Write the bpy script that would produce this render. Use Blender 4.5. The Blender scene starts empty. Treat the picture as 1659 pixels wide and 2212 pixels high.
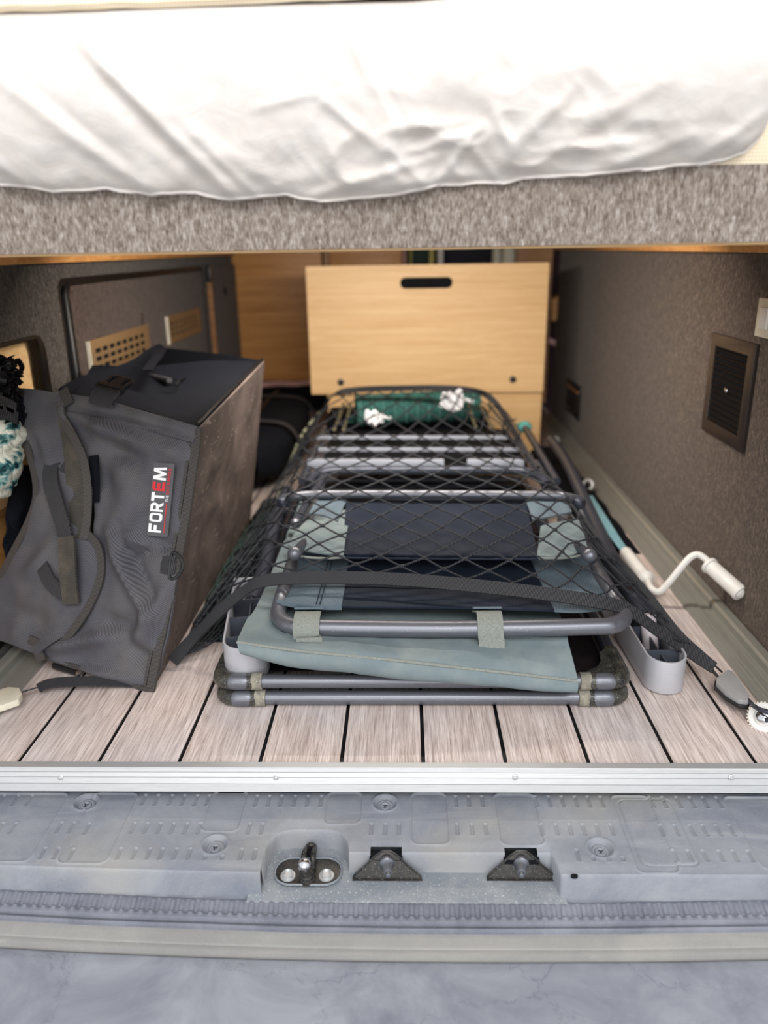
import bpy, bmesh, math, random
import numpy as np
from mathutils import Vector, Matrix, noise
from mathutils.geometry import tessellate_polygon

random.seed(4)
S = bpy.context.scene
C = S.collection
PI = math.pi

# ------------------------------------------------------------------ camera
W, H, F = 1659.0, 2212.0, 1663.26
PITCH, YAW, ROLL = 0.330119, 0.0300864, -0.0168810
CAM = Vector((-0.020935, -0.861552, 0.652441))
_fw = Vector((-math.sin(YAW) * math.cos(PITCH), math.cos(YAW) * math.cos(PITCH), -math.sin(PITCH)))
_r = Vector((math.cos(YAW), math.sin(YAW), 0))
_u = _r.cross(_fw)
RT = _r * math.cos(ROLL) + _u * math.sin(ROLL)
UP = -_r * math.sin(ROLL) + _u * math.cos(ROLL)
FW = _fw
cd = bpy.data.cameras.new('camera')
cam = bpy.data.objects.new('camera', cd)
C.objects.link(cam)
cam.matrix_world = Matrix(((RT.x, UP.x, -FW.x, CAM.x), (RT.y, UP.y, -FW.y, CAM.y), (RT.z, UP.z, -FW.z, CAM.z), (0, 0, 0, 1)))
cd.sensor_fit = 'HORIZONTAL'
cd.sensor_width = 36
cd.lens = F / W * 36
cd.clip_start = 0.02
cd.dof.use_dof = True
cd.dof.focus_distance = 1.06
cd.dof.aperture_fstop = 3.4
S.camera = cam

# ------------------------------------------------------------------ sky and lamps
wd = bpy.data.worlds.new('sky')
S.world = wd
wd.use_nodes = True
bg = wd.node_tree.nodes['Background']
bg.inputs[0].default_value = (0.93, 0.96, 1.0, 1)
bg.inputs[1].default_value = 0.8


def area(name, loc, target, sx, sy, power, col):
    l = bpy.data.lights.new(name, 'AREA')
    l.shape = 'RECTANGLE'
    l.size, l.size_y, l.energy, l.color = sx, sy, power, col
    o = bpy.data.objects.new(name, l)
    o.location = loc
    o.rotation_euler = (Vector(target) - Vector(loc)).to_track_quat('-Z', 'Y').to_euler()
    C.objects.link(o)
    return o


area('open_sky_light', (0.4, -2.6, 2.6), (0, 0.4, 0.2), 2.4, 1.2, 50, (1.0, 0.985, 0.96))
area('low_sky_light', (-0.3, -2.8, 0.75), (0, 1.2, 0.3), 2.4, 1.2, 15, (1.0, 0.97, 0.93))
area('cab_light', (0.0, 3.3, 1.5), (0, 2.6, 0.4), 1.2, 0.8, 14, (1.0, 0.82, 0.6))

# added fill lamp under the bed deck (its housing is built with the bed)
area('bay_fill_light', (-0.06, 0.62, 0.690), (-0.06, 1.15, 0.0), 0.7, 0.05, 12.5, (1.0, 0.93, 0.84))

vs = S.view_settings
S.display_settings.display_device = 'sRGB'
vs.view_transform = 'Standard'
vs.look = 'None'
vs.gamma = 1.0
vs.use_curve_mapping = False
vs.exposure = 0.6


# ------------------------------------------------------------------ helpers
def ray(px, py):
    return FW * F + RT * (px - W / 2) - UP * (py - H / 2)


def at(px, py, axis, val):
    """the point of the plane axis = val that the pixel looks at"""
    i = 'xyz'.index(axis)
    d = ray(px, py)
    return CAM + d * ((val - CAM[i]) / d[i])


def onp(px, py, P0, n, off=0.0):
    d = ray(px, py)
    p = CAM + d * ((P0 - CAM).dot(n) / d.dot(n))
    return p + n * off


def sm(a, b, x):
    t = min(1.0, max(0.0, (x - a) / (b - a)))
    return t * t * (3 - 2 * t)


def srgb(h):
    def f(c):
        c /= 255.0
        return c / 12.92 if c <= 0.04045 else ((c + 0.055) / 1.055) ** 2.4
    return (f(h[0]), f(h[1]), f(h[2]), 1)


def crv(pts, n, closed=False):
    """Catmull-Rom through pts, n samples per span"""
    P = [Vector(p) for p in pts]
    m = len(P)
    out = []
    spans = m if closed else m - 1
    for i in range(spans):
        if closed:
            a, b, c, d = P[(i - 1) % m], P[i], P[(i + 1) % m], P[(i + 2) % m]
        else:
            a, b, c, d = P[max(i - 1, 0)], P[i], P[i + 1], P[min(i + 2, m - 1)]
        for k in range(n):
            t = k / n
            out.append(0.5 * ((2 * b) + (c - a) * t + (2 * a - 5 * b + 4 * c - d) * t * t + (3 * b - a - 3 * c + d) * t ** 3))
    if not closed:
        out.append(P[-1].copy())
    return out


class MB:
    def __init__(s):
        s.v, s.f = [], []

    def add(s, v, f):
        b = len(s.v)
        s.v += [Vector(p) for p in v]
        s.f += [tuple(i + b for i in q) for q in f]
        return s

    def box(s, a, b, ax=None, o=None):
        """box from corner a to corner b; ax = three axes, o = origin"""
        v = []
        for x in (a[0], b[0]):
            for y in (a[1], b[1]):
                for z in (a[2], b[2]):
                    p = Vector((x, y, z))
                    if ax:
                        p = Vector(o) + ax[0] * x + ax[1] * y + ax[2] * z
                    v.append(p)
        return s.add(v, [(0, 1, 3, 2), (4, 6, 7, 5), (0, 4, 5, 1), (2, 3, 7, 6), (0, 2, 6, 4), (1, 5, 7, 3)])

    def tube(s, pts, r, seg=10, closed=False, cap=True):
        P = [Vector(p) for p in pts]
        m = len(P)
        R = r if isinstance(r, (list, tuple)) else [r] * m
        T = []
        for i in range(m):
            a = P[(i - 1) % m] if (closed or i > 0) else P[i]
            b = P[(i + 1) % m] if (closed or i < m - 1) else P[i]
            t = (b - a)
            T.append(t.normalized() if t.length > 1e-9 else Vector((0, 0, 1)))
        up = Vector((0, 0, 1)) if abs(T[0].z) < 0.9 else Vector((1, 0, 0))
        v = []
        for i in range(m):
            up = (up - T[i] * up.dot(T[i]))
            up = up.normalized() if up.length > 1e-6 else T[i].orthogonal().normalized()
            q = T[i].cross(up)
            for k in range(seg):
                a = 2 * PI * k / seg
                v.append(P[i] + (up * math.cos(a) + q * math.sin(a)) * R[i])
        f = []
        for i in range(m if closed else m - 1):
            j = (i + 1) % m
            for k in range(seg):
                l = (k + 1) % seg
                f.append((i * seg + k, i * seg + l, j * seg + l, j * seg + k))
        if cap and not closed:
            f.append(tuple(range(seg - 1, -1, -1)))
            f.append(tuple(range((m - 1) * seg, m * seg)))
        return s.add(v, f)

    def tape(s, pts, side, w, th):
        """flat strap along pts; side = vector or list of vectors across it"""
        P = [Vector(p) for p in pts]
        m = len(P)
        sd = side if isinstance(side, list) else [Vector(side)] * m
        v = []
        for i in range(m):
            t = (P[min(i + 1, m - 1)] - P[max(i - 1, 0)]).normalized()
            a = sd[i] - t * sd[i].dot(t)
            a.normalize()
            n = t.cross(a)
            v += [P[i] - a * w / 2 - n * th / 2, P[i] + a * w / 2 - n * th / 2, P[i] + a * w / 2 + n * th / 2, P[i] - a * w / 2 + n * th / 2]
        f = [(3, 2, 1, 0), tuple(range(4 * m - 4, 4 * m))]
        for i in range(m - 1):
            for k in range(4):
                l = (k + 1) % 4
                f.append((i * 4 + k, i * 4 + l, i * 4 + 4 + l, i * 4 + 4 + k))
        return s.add(v, f)

    def grid(s, G):
        n, m = len(G), len(G[0])
        v = [p for row in G for p in row]
        f = [(i * m + j, i * m + j + 1, (i + 1) * m + j + 1, (i + 1) * m + j) for i in range(n - 1) for j in range(m - 1)]
        return s.add(v, f)

    def slab(s, G, th, n=None):
        """grid with thickness th behind it"""
        N, M = len(G), len(G[0])
        back = []
        for i in range(N):
            row = []
            for j in range(M):
                if n is None:
                    a = G[min(i + 1, N - 1)][j] - G[max(i - 1, 0)][j]
                    b = G[i][min(j + 1, M - 1)] - G[i][max(j - 1, 0)]
                    q = a.cross(b)
                    q = q.normalized() if q.length > 1e-12 else Vector((0, 0, 1))
                else:
                    q = n
                row.append(G[i][j] - q * th)
            back.append(row)
        v = [p for r in G for p in r] + [p for r in back for p in r]
        K = N * M
        f = []
        for i in range(N - 1):
            for j in range(M - 1):
                q = (i * M + j, i * M + j + 1, (i + 1) * M + j + 1, (i + 1) * M + j)
                f.append(q)
                f.append(tuple(K + t for t in reversed(q)))
        rim = [j for j in range(M)] + [i * M + M - 1 for i in range(1, N)] + [(N - 1) * M + j for j in range(M - 2, -1, -1)] + [i * M for i in range(N - 2, 0, -1)]
        for a in range(len(rim)):
            p, q = rim[a], rim[(a + 1) % len(rim)]
            f.append((q, p, K + p, K + q))
        return s.add(v, f)

    def plate(s, outer, holes, to3, th):
        """flat plate with holes; to3(x, y, depth) -> Vector"""
        loops = [outer] + holes
        flat = [p for l in loops for p in l]
        tri = tessellate_polygon([[Vector((p[0], p[1], 0)) for p in l] for l in loops])
        n = len(flat)
        v = [to3(p[0], p[1], 0) for p in flat] + [to3(p[0], p[1], th) for p in flat]
        f = [tuple(t) for t in tri] + [tuple(n + i for i in reversed(t)) for t in tri]
        b = 0
        for l in loops:
            m = len(l)
            for k in range(m):
                a, c = b + k, b + (k + 1) % m
                f.append((a, c, n + c, n + a))
            b += m
        return s.add(v, f)

    def lathe(s, prof, o, axis, seg=20):
        """prof = [(r, h)], revolved about axis through o"""
        axis = Vector(axis).normalized()
        a = axis.orthogonal().normalized()
        b = axis.cross(a)
        m = len(prof)
        v = [Vector(o) + axis * h + (a * math.cos(2 * PI * k / seg) + b * math.sin(2 * PI * k / seg)) * max(r, 1e-5) for r, h in prof for k in range(seg)]
        f = []
        for i in range(m - 1):
            for k in range(seg):
                l = (k + 1) % seg
                f.append((i * seg + k, i * seg + l, (i + 1) * seg + l, (i + 1) * seg + k))
        f.append(tuple(range(seg - 1, -1, -1)))
        f.append(tuple(range((m - 1) * seg, m * seg)))
        return s.add(v, f)

    def build(s, name, m, parent=None, smooth=True, bevel=0.0, ang=40, loc=None):
        return obj(name, s.v, s.f, m, parent, smooth, bevel, ang, loc)


ROOTLOC = {}


def obj(name, v, f, m, parent=None, smooth=True, bevel=0.0, ang=40, loc=None):
    if parent is not None:
        o0 = ROOTLOC[parent.name]
    else:
        if loc is None:
            xs = [p[0] for p in v]; ys = [p[1] for p in v]; zs = [p[2] for p in v]
            loc = ((min(xs) + max(xs)) / 2, (min(ys) + max(ys)) / 2, min(zs))
        o0 = Vector(loc)
    me = bpy.data.meshes.new(name)
    me.from_pydata([(p[0] - o0.x, p[1] - o0.y, p[2] - o0.z) for p in v], [], f)
    bm = bmesh.new()
    bm.from_mesh(me)
    bmesh.ops.recalc_face_normals(bm, faces=bm.faces)
    if bevel > 0:
        es = [e for e in bm.edges if len(e.link_faces) == 2 and e.calc_face_angle(0) > 0.6]
        bmesh.ops.bevel(bm, geom=es, offset=bevel, segments=2, affect='EDGES', profile=0.6)
    if smooth:
        for q in bm.faces:
            q.smooth = True
        for e in bm.edges:
            if len(e.link_faces) == 2 and e.calc_face_angle(0) > math.radians(ang):
                e.smooth = False
    bm.to_mesh(me)
    bm.free()
    me.materials.append(m)
    o = bpy.data.objects.new(name, me)
    C.objects.link(o)
    if parent is not None:
        o.parent = parent
    else:
        o.location = o0
    ROOTLOC[o.name] = o0
    return o


def thing(name, label, cat, loc, group=None):
    o = bpy.data.objects.new(name, None)
    o.empty_display_size = 0.02
    C.objects.link(o)
    o.location = loc
    ROOTLOC[o.name] = Vector(loc)
    return tag(o, label, cat, group)


def tag(o, label=None, cat=None, group=None, kind=None):
    if label: o['label'] = label
    if cat: o['category'] = cat
    if group: o['group'] = group
    if kind: o['kind'] = kind
    return o


def struct(o, label=None):
    o['kind'] = 'structure'
    if label: o['label'] = label
    return o


def rrect(x0, y0, x1, y1, r, n=5):
    pts = []
    for cx, cy, a0 in ((x1 - r, y1 - r, 0), (x0 + r, y1 - r, 90), (x0 + r, y0 + r, 180), (x1 - r, y0 + r, 270)):
        for k in range(n + 1):
            a = math.radians(a0 + 90 * k / n)
            pts.append((cx + r * math.cos(a), cy + r * math.sin(a)))
    return pts


def lerp_grid(rows, nu, nv):
    """rows of control points (2D or 3D), smoothly resampled: nu per span across, nv per span down"""
    A = [crv([Vector(p).to_3d() for p in r], nu) for r in rows]
    cols = [crv([A[i][j] for i in range(len(A))], nv) for j in range(len(A[0]))]
    return [[cols[j][i] for j in range(len(cols))] for i in range(len(cols[0]))]


# ------------------------------------------------------------------ materials
MATS = {}


class MT:
    """small node builder"""
    def __init__(s, name):
        s.m = bpy.data.materials.new(name)
        s.m.use_nodes = True
        s.t = s.m.node_tree
        s.b = s.t.nodes['Principled BSDF']
        s.tc = s.n('ShaderNodeTexCoord')

    def n(s, k, **a):
        x = s.t.nodes.new(k)
        for q, w in a.items():
            setattr(x, q, w)
        return x

    def l(s, a, b):
        s.t.links.new(a, b)

    def mapping(s, scale=(1, 1, 1), rot=(0, 0, 0), loc=(0, 0, 0)):
        m = s.n('ShaderNodeMapping')
        m.inputs['Scale'].default_value = scale
        m.inputs['Rotation'].default_value = rot
        m.inputs['Location'].default_value = loc
        s.l(s.tc.outputs['Object'], m.inputs[0])
        return m.outputs[0]

    def noise(s, scale, detail=4, rough=0.6, vec=None, dist=0.0):
        x = s.n('ShaderNodeTexNoise')
        x.inputs['Scale'].default_value = scale
        x.inputs['Detail'].default_value = detail
        x.inputs['Roughness'].default_value = rough
        x.inputs['Distortion'].default_value = dist
        s.l(vec or s.tc.outputs['Object'], x.inputs['Vector'])
        return x.outputs[0]

    def wave(s, scale, dist=0, vec=None, dirn='X', detail=2, dscale=1):
        x = s.n('ShaderNodeTexWave', bands_direction=dirn)
        x.inputs['Scale'].default_value = scale
        x.inputs['Distortion'].default_value = dist
        x.inputs['Detail'].default_value = detail
        x.inputs['Detail Scale'].default_value = dscale
        s.l(vec or s.tc.outputs['Object'], x.inputs['Vector'])
        return x.outputs['Fac']

    def vor(s, scale, feature='F1', vec=None):
        x = s.n('ShaderNodeTexVoronoi', feature=feature)
        x.inputs['Scale'].default_value = scale
        s.l(vec or s.tc.outputs['Object'], x.inputs['Vector'])
        return x.outputs['Distance']

    def ramp(s, fac, stops):
        r = s.n('ShaderNodeValToRGB')
        e = r.color_ramp.elements
        while len(e) < len(stops):
            e.new(0.5)
        for k, (p, c) in enumerate(stops):
            e[k].position = p
            e[k].color = c if len(c) == 4 else (*c, 1)
        s.l(fac, r.inputs[0])
        return r.outputs[0]

    def mix(s, fac, a, b, mode='MIX'):
        x = s.n('ShaderNodeMix', data_type='RGBA', blend_type=mode)
        for inp, q in ((x.inputs[0], fac), (x.inputs[6], a), (x.inputs[7], b)):
            if isinstance(q, (int, float)):
                inp.default_value = q
            elif isinstance(q, tuple):
                inp.default_value = q
            else:
                s.l(q, inp)
        return x.outputs[2]

    def math(s, op, a, b=0.5):
        x = s.n('ShaderNodeMath', operation=op)
        for i, q in enumerate((a, b)):
            if isinstance(q, (int, float)):
                x.inputs[i].default_value = q
            else:
                s.l(q, x.inputs[i])
        return x.outputs[0]

    def bump(s, h, dist, strength=1.0):
        x = s.n('ShaderNodeBump')
        x.inputs['Strength'].default_value = strength
        x.inputs['Distance'].default_value = dist
        s.l(h, x.inputs['Height'])
        s.l(x.outputs[0], s.b.inputs['Normal'])

    def out(s, col, rough=0.6, metal=0.0, spec=0.5, sheen=0.0):
        for inp, q in (('Base Color', col), ('Roughness', rough), ('Metallic', metal), ('Specular IOR Level', spec)):
            if isinstance(q, (int, float, tuple)):
                s.b.inputs[inp].default_value = q
            else:
                s.l(q, s.b.inputs[inp])
        s.b.inputs['Sheen Weight'].default_value = sheen
        return s.m


def plain(name, c, rough=0.5, metal=0.0, spec=0.5, var=0.15, scale=60, bump=0.0):
    m = MT(name)
    n = m.noise(scale, 5, 0.65)
    c = srgb(c)
    d = tuple(x * (1 - var) for x in c[:3]) + (1,)
    e = tuple(min(1, x * (1 + var)) for x in c[:3]) + (1,)
    if bump:
        m.bump(n, bump)
    return m.out(m.ramp(n, [(0.3, d), (0.7, e)]), rough, metal, spec)


def felt(name, dark, mid, light, stretch=(1, 1, 0.22)):
    m = MT(name)
    v = m.mapping((stretch[0], stretch[1], stretch[2]))
    a = m.noise(700, 3, 0.7, v)
    b = m.noise(170, 4, 0.7, m.mapping((1, 1, 0.45)))
    s = m.math('ADD', m.math('MULTIPLY', a, 0.62), m.math('MULTIPLY', b, 0.38))
    c = m.ramp(s, [(0.38, srgb(dark)), (0.52, srgb(mid)), (0.66, srgb(light))])
    m.bump(a, 0.0012)
    return m.out(c, 0.95, 0, 0.1, 0.15)


def twill(name, c1, c2, dust, rot=0.8, freq=115, dustamt=0.5, rough=0.75, kw=0.55):
    """woven nylon: fine diagonal ribs, with pale dust in soft patches"""
    m = MT(name)
    v = m.mapping((1, 1, 1), (0.3, rot, 0.3))
    w = m.wave(freq, 0.4, v, 'X')
    w = m.math('ADD', m.math('MULTIPLY', w, kw), 0.5 - kw / 2)
    base = m.mix(w, srgb(c1), srgb(c2))
    n = m.noise(14, 5, 0.65)
    sp = m.noise(900, 2, 0.5)
    spk = m.ramp(sp, [(0.70, (0, 0, 0)), (0.76, (1, 1, 1))])
    fac = m.math('MULTIPLY', m.ramp(n, [(0.42, (0, 0, 0)), (0.75, (1, 1, 1))]), dustamt)
    fac = m.math('MAXIMUM', fac, m.math('MULTIPLY', spk, 0.35))
    m.bump(w, 0.0003, 0.5)
    return m.out(m.mix(fac, base, srgb(dust)), rough, 0, 0.14, 0.0)


def webbing(name, c1, c2, freq=150, dirn='X', rot=(0, 0, 0.4)):
    m = MT(name)
    v = m.mapping((1, 1, 1), rot)
    w = m.wave(freq, 0.3, v, dirn)
    m.bump(w, 0.0006)
    return m.out(m.mix(w, srgb(c1), srgb(c2)), 0.7, 0, 0.35)


def oak(name, light, dark, horizontal=True, rough=0.45):
    m = MT(name)
    v = m.mapping((1.2, 9, 26) if horizontal else (26, 26, 1.2))
    n = m.noise(3.0, 8, 0.6, v, 0.6)
    w = m.noise(22, 4, 0.6, v)
    s = m.math('ADD', m.math('MULTIPLY', n, 0.7), m.math('MULTIPLY', w, 0.3))
    return m.out(m.ramp(s, [(0.35, srgb(dark)), (0.62, srgb(light))]), rough, 0, 0.4)


def metal(name, c, rough=0.35, scr=0.5, met=0.9, dust=(205, 200, 190), stretch=(4, 60, 60), damt=0.35):
    m = MT(name)
    n = m.noise(8, 6, 0.7, m.mapping(stretch))
    d = m.noise(380, 3, 0.6)
    spk = m.math('MULTIPLY', m.ramp(d, [(0.62, (0, 0, 0)), (0.72, (1, 1, 1))]), damt)
    c = srgb(c)
    k = m.ramp(n, [(0.3, tuple(x * (1 - 0.3 * scr) for x in c[:3])), (0.7, tuple(min(1, x * (1 + 0.25 * scr)) for x in c[:3]))])
    r = m.math('ADD', m.math('MULTIPLY', n, 0.25 * scr), rough - 0.08)
    return m.out(m.mix(spk, k, srgb(dust)), r, met, 0.5)


def dusty_plastic(name, base, dust, specks, fine=900, patch=9, amt=0.8, rough=0.62, bump=0.0003, warm=None):
    m = MT(name)
    n = m.noise(patch, 7, 0.68, None, 0.5)
    g = m.noise(fine, 3, 0.7)
    v = m.noise(4.5, 5, 0.6, m.mapping((1, 5, 1)), 1.0)
    a = m.ramp(n, [(0.36, (0, 0, 0)), (0.68, (1, 1, 1))])
    b = m.ramp(v, [(0.45, (0, 0, 0)), (0.7, (1, 1, 1))])
    f = m.math('MULTIPLY', m.math('MAXIMUM', a, b), amt)
    col = m.mix(f, srgb(base), srgb(dust))
    if warm:
        wv = m.ramp(m.noise(6, 3, 0.5, m.mapping((1, 1, 1), (0, 0, 0), (3, 7, 1))), [(0.5, (0, 0, 0)), (0.7, (1, 1, 1))])
        col = m.mix(m.math('MULTIPLY', wv, 0.6), col, srgb(warm))
    sp = m.math('MULTIPLY', m.ramp(g, [(0.58, (0, 0, 0)), (0.75, (1, 1, 1))]), specks)
    col = m.mix(sp, col, srgb((232, 232, 228)))
    m.bump(g, bump, 0.5)
    return m.out(col, rough, 0, 0.4)


M_felt_r = felt('charcoal_brown_felt', (42, 34, 30), (86, 73, 64), (144, 126, 112))
M_felt_l = felt('charcoal_felt', (28, 26, 25), (74, 69, 65), (128, 120, 112))
M_felt_b = felt('lit_felt', (88, 76, 68), (140, 129, 120), (188, 180, 174))  # same felt as the walls, with a lighter tone painted in for the light
M_felt_h = felt('brown_felt', (36, 28, 26), (74, 60, 54), (112, 95, 86))
M_oak = oak('pale_oak', (238, 202, 150), (220, 176, 122))
M_oak_o = oak('warm_oak', (216, 160, 98), (180, 122, 66))
M_oak_d = oak('oak_edge', (176, 128, 82), (128, 88, 54))
M_alu = metal('aluminium', (196, 196, 192), 0.38, 0.5, 0.75, damt=0.25)
M_alu_w = metal('pale_aluminium', (186, 187, 188), 0.42, 0.3, 0.45, damt=0.3)
M_rail = metal('dull_rail_aluminium', (150, 149, 142), 0.36, 0.3, 0.35, stretch=(60, 4, 60), damt=0.3)
M_tube = metal('grey_painted_tube', (112, 114, 122), 0.38, 0.5, 0.55, stretch=(3, 70, 70), damt=0.25)
M_tubed = metal('dark_painted_tube', (62, 66, 78), 0.4, 0.4, 0.4, damt=0.15)
M_slat = metal('bright_slat', (172, 178, 192), 0.4, 0.3, 0.3, damt=0.1)
M_arm = metal('silver_grey_plastic', (186, 186, 192), 0.42, 0.2, 0.25, damt=0.08)
M_armi = plain('shaded_rib_plastic', (70, 74, 84), 0.5, 0, 0.4)  # the armrest's own grey, darkened to paint the shade inside it
M_blk = plain('black_plastic', (30, 31, 34), 0.35, 0, 0.5, 0.3, 200)
M_blkr = plain('black_rubber', (14, 14, 16), 0.4, 0, 0.25)
M_dark = plain('dark_lining', (16, 18, 22), 0.9, 0, 0.2)
M_dust_corner = dusty_plastic('worn_black_corner', (24, 26, 30), (130, 125, 108), 0.3, 500, 46, 0.3, 0.22)
M_khaki = dusty_plastic('dusty_khaki_sleeve', (98, 95, 88), (168, 162, 144), 0.6, 420, 60, 0.8, 0.8)
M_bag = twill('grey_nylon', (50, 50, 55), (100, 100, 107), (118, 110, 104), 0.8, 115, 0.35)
M_bagd = twill('olive_grey_nylon', (44, 42, 40), (84, 81, 76), (120, 110, 96), 0.8, 115, 0.5)  # darker olive-grey nylon
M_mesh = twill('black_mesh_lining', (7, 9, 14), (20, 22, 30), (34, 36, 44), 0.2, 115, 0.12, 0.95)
M_navy = twill('navy_fabric', (22, 28, 40), (36, 44, 58), (58, 64, 78), 0.6, 115, 0.2, 0.55)
M_navyd = plain('dark_brown_lining', (30, 24, 26), 0.9, 0, 0.1, 0.3, 30)
M_green = twill('grey_green_fabric', (100, 113, 118), (124, 137, 141), (150, 156, 150), 0.8, 170, 0.5, 0.75, 0.25)
M_greens = twill('slate_green_fabric', (78, 92, 102), (104, 118, 128), (126, 136, 142), 0.8, 115, 0.3)
M_velcro = plain('grey_green_strap', (134, 138, 132), 0.95, 0, 0.1, 0.25, 500, 0.0006)
M_web = webbing('black_webbing', (14, 14, 17), (72, 72, 76))
M_webl = webbing('bag_binding', (42, 40, 40), (92, 88, 86), 150, 'Z', (0.2, 0.2, 0))
M_cord = webbing('net_cord', (16, 18, 22), (60, 62, 68), 140, 'X', (0, 0, 0.7))
M_white = plain('white_plastic', (226, 224, 220), 0.4, 0, 0.5, 0.04)
M_pearl = plain('pale_pink_plastic', (214, 204, 208), 0.4, 0, 0.5, 0.04)
M_cream = plain('cream_plastic', (214, 208, 190), 0.5, 0, 0.4, 0.08)
M_hook = plain('grey_plastic_hook', (150, 150, 150), 0.5, 0, 0.4, 0.06)
M_steel = metal('bright_steel', (200, 200, 202), 0.22, 0.3, 1.0, damt=0.15)
M_step = dusty_plastic('dusty_step_plastic', (114, 119, 131), (156, 159, 164), 0.35, 1100, 8, 0.75, warm=(158, 155, 149))
M_paint = dusty_plastic('dusty_grey_paint', (112, 119, 128), (154, 157, 158), 0.7, 420, 14, 0.6, 0.35)
M_seal = dusty_plastic('dusty_rubber', (98, 101, 112), (142, 145, 154), 0.25, 900, 10, 0.6)
M_ledge = dusty_plastic('tan_dusty_ledge', (134, 133, 132), (154, 151, 146), 0.25, 800, 6, 0.9)
M_strike = dusty_plastic('sooty_metal', (14, 15, 18), (84, 76, 66), 0.3, 600, 34, 0.35, 0.3)
M_teal = plain('teal_fabric', (58, 106, 100), 0.8, 0, 0.2, 0.4, 30)
M_sky = plain('pale_blue_cloth', (150, 200, 214), 0.7, 0, 0.2, 0.1)
M_rope = plain('white_rope', (232, 232, 236), 0.85, 0, 0.2, 0.1)
M_red = plain('red_print', (206, 52, 60), 0.6, 0, 0.3, 0.05)
M_whitep = plain('white_print', (232, 232, 234), 0.6, 0, 0.3, 0.03)
M_patch = plain('grey_label', (84, 84, 88), 0.6, 0, 0.3, 0.08)
M_asph = plain('asphalt', (120, 118, 116), 0.9, 0, 0.2, 0.2, 40)


def m_plank():
    m = MT('taupe_wood_vinyl')
    oi = m.n('ShaderNodeObjectInfo')
    cb = m.n('ShaderNodeCombineXYZ')
    m.l(m.math('MULTIPLY', oi.outputs['Random'], 9.0), cb.inputs[0])
    ad = m.n('ShaderNodeVectorMath', operation='ADD')
    m.l(m.tc.outputs['Object'], ad.inputs[0])
    m.l(cb.outputs[0], ad.inputs[1])
    mp = m.n('ShaderNodeMapping')
    mp.inputs['Scale'].default_value = (60, 2.6, 1)
    m.l(ad.outputs[0], mp.inputs[0])
    a = m.noise(5, 6, 0.7, mp.outputs[0], 0.4)
    mp2 = m.n('ShaderNodeMapping')
    mp2.inputs['Scale'].default_value = (14, 2, 1)
    m.l(ad.outputs[0], mp2.inputs[0])
    b = m.noise(1.6, 4, 0.6, mp2.outputs[0], 1.2)
    big = m.noise(5, 3, 0.5, ad.outputs[0])
    c = m.ramp(a, [(0.34, srgb((152, 134, 127))), (0.52, srgb((206, 190, 183))), (0.66, srgb((230, 217, 211)))])
    c = m.mix(m.math('MULTIPLY', m.ramp(b, [(0.4, (0, 0, 0)), (0.7, (1, 1, 1))]), 0.4), c, srgb((150, 128, 118)))
    c = m.mix(m.math('MULTIPLY', m.ramp(big, [(0.4, (0, 0, 0)), (0.65, (1, 1, 1))]), 0.35), c, srgb((176, 176, 182)))
    m.bump(a, 0.0006)
    return m.out(c, 0.55, 0, 0.35)


M_plank = m_plank()


def m_sheet():
    m = MT('white_cotton')
    n = m.noise(26, 6, 0.65, m.mapping((1, 1, 1.5)), 1.2)
    m.bump(n, 0.004, 0.35)
    return m.out(m.ramp(n, [(0.3, srgb((208, 200, 193))), (0.7, srgb((215, 210, 207)))]), 0.85, 0, 0.15)


M_sheet = m_sheet()


def m_knit():
    m = MT('cream_knit')
    w = m.wave(90, 0.5, m.mapping((1, 1, 1)), 'Z')
    x = m.wave(90, 0.5, m.mapping((1, 1, 1)), 'X')
    s = m.math('MULTIPLY', w, x)
    m.bump(s, 0.0005, 0.6)
    return m.out(m.mix(s, srgb((226, 208, 178)), srgb((246, 236, 218))), 0.95, 0, 0.1)


M_knit = m_knit()


def m_leaf():
    m = MT('leaf_print_fabric')
    d = m.noise(22, 2, 0.5, None, 3.0)
    v = m.vor(38, 'F1', m.mapping((1, 0.5, 1.6), (0.5, 0.2, 0.4)))
    s = m.math('ADD', m.math('MULTIPLY', d, 0.7), m.math('MULTIPLY', v, 0.6))
    c = m.ramp(s, [(0.46, srgb((16, 42, 48))), (0.53, srgb((56, 108, 110))), (0.60, srgb((140, 170, 164))), (0.68, srgb((214, 214, 198)))])
    m.bump(d, 0.004)
    return m.out(c, 0.6, 0, 0.3)


M_leaf = m_leaf()


def m_dirty():
    m = MT('dirty_brown_base_cloth')
    a = m.noise(9, 6, 0.7, None, 0.5)
    s = m.noise(38, 5, 0.7, m.mapping((1, 0.35, 1), (0.9, 0, 0.2)), 2.6)
    scr = m.ramp(s, [(0.61, (0, 0, 0)), (0.69, (1, 1, 1))])
    base = m.ramp(a, [(0.35, srgb((78, 68, 65))), (0.65, srgb((110, 97, 92)))])
    m.bump(m.noise(14, 3, 0.6, m.mapping((1, 1, 0.4), (0.4, 0, 0)), 1.0), 0.006, 0.7)
    return m.out(m.mix(m.math('MULTIPLY', scr, 0.75), base, srgb((190, 176, 162))), 0.75, 0, 0.25)


M_dirty = m_dirty()


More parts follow.
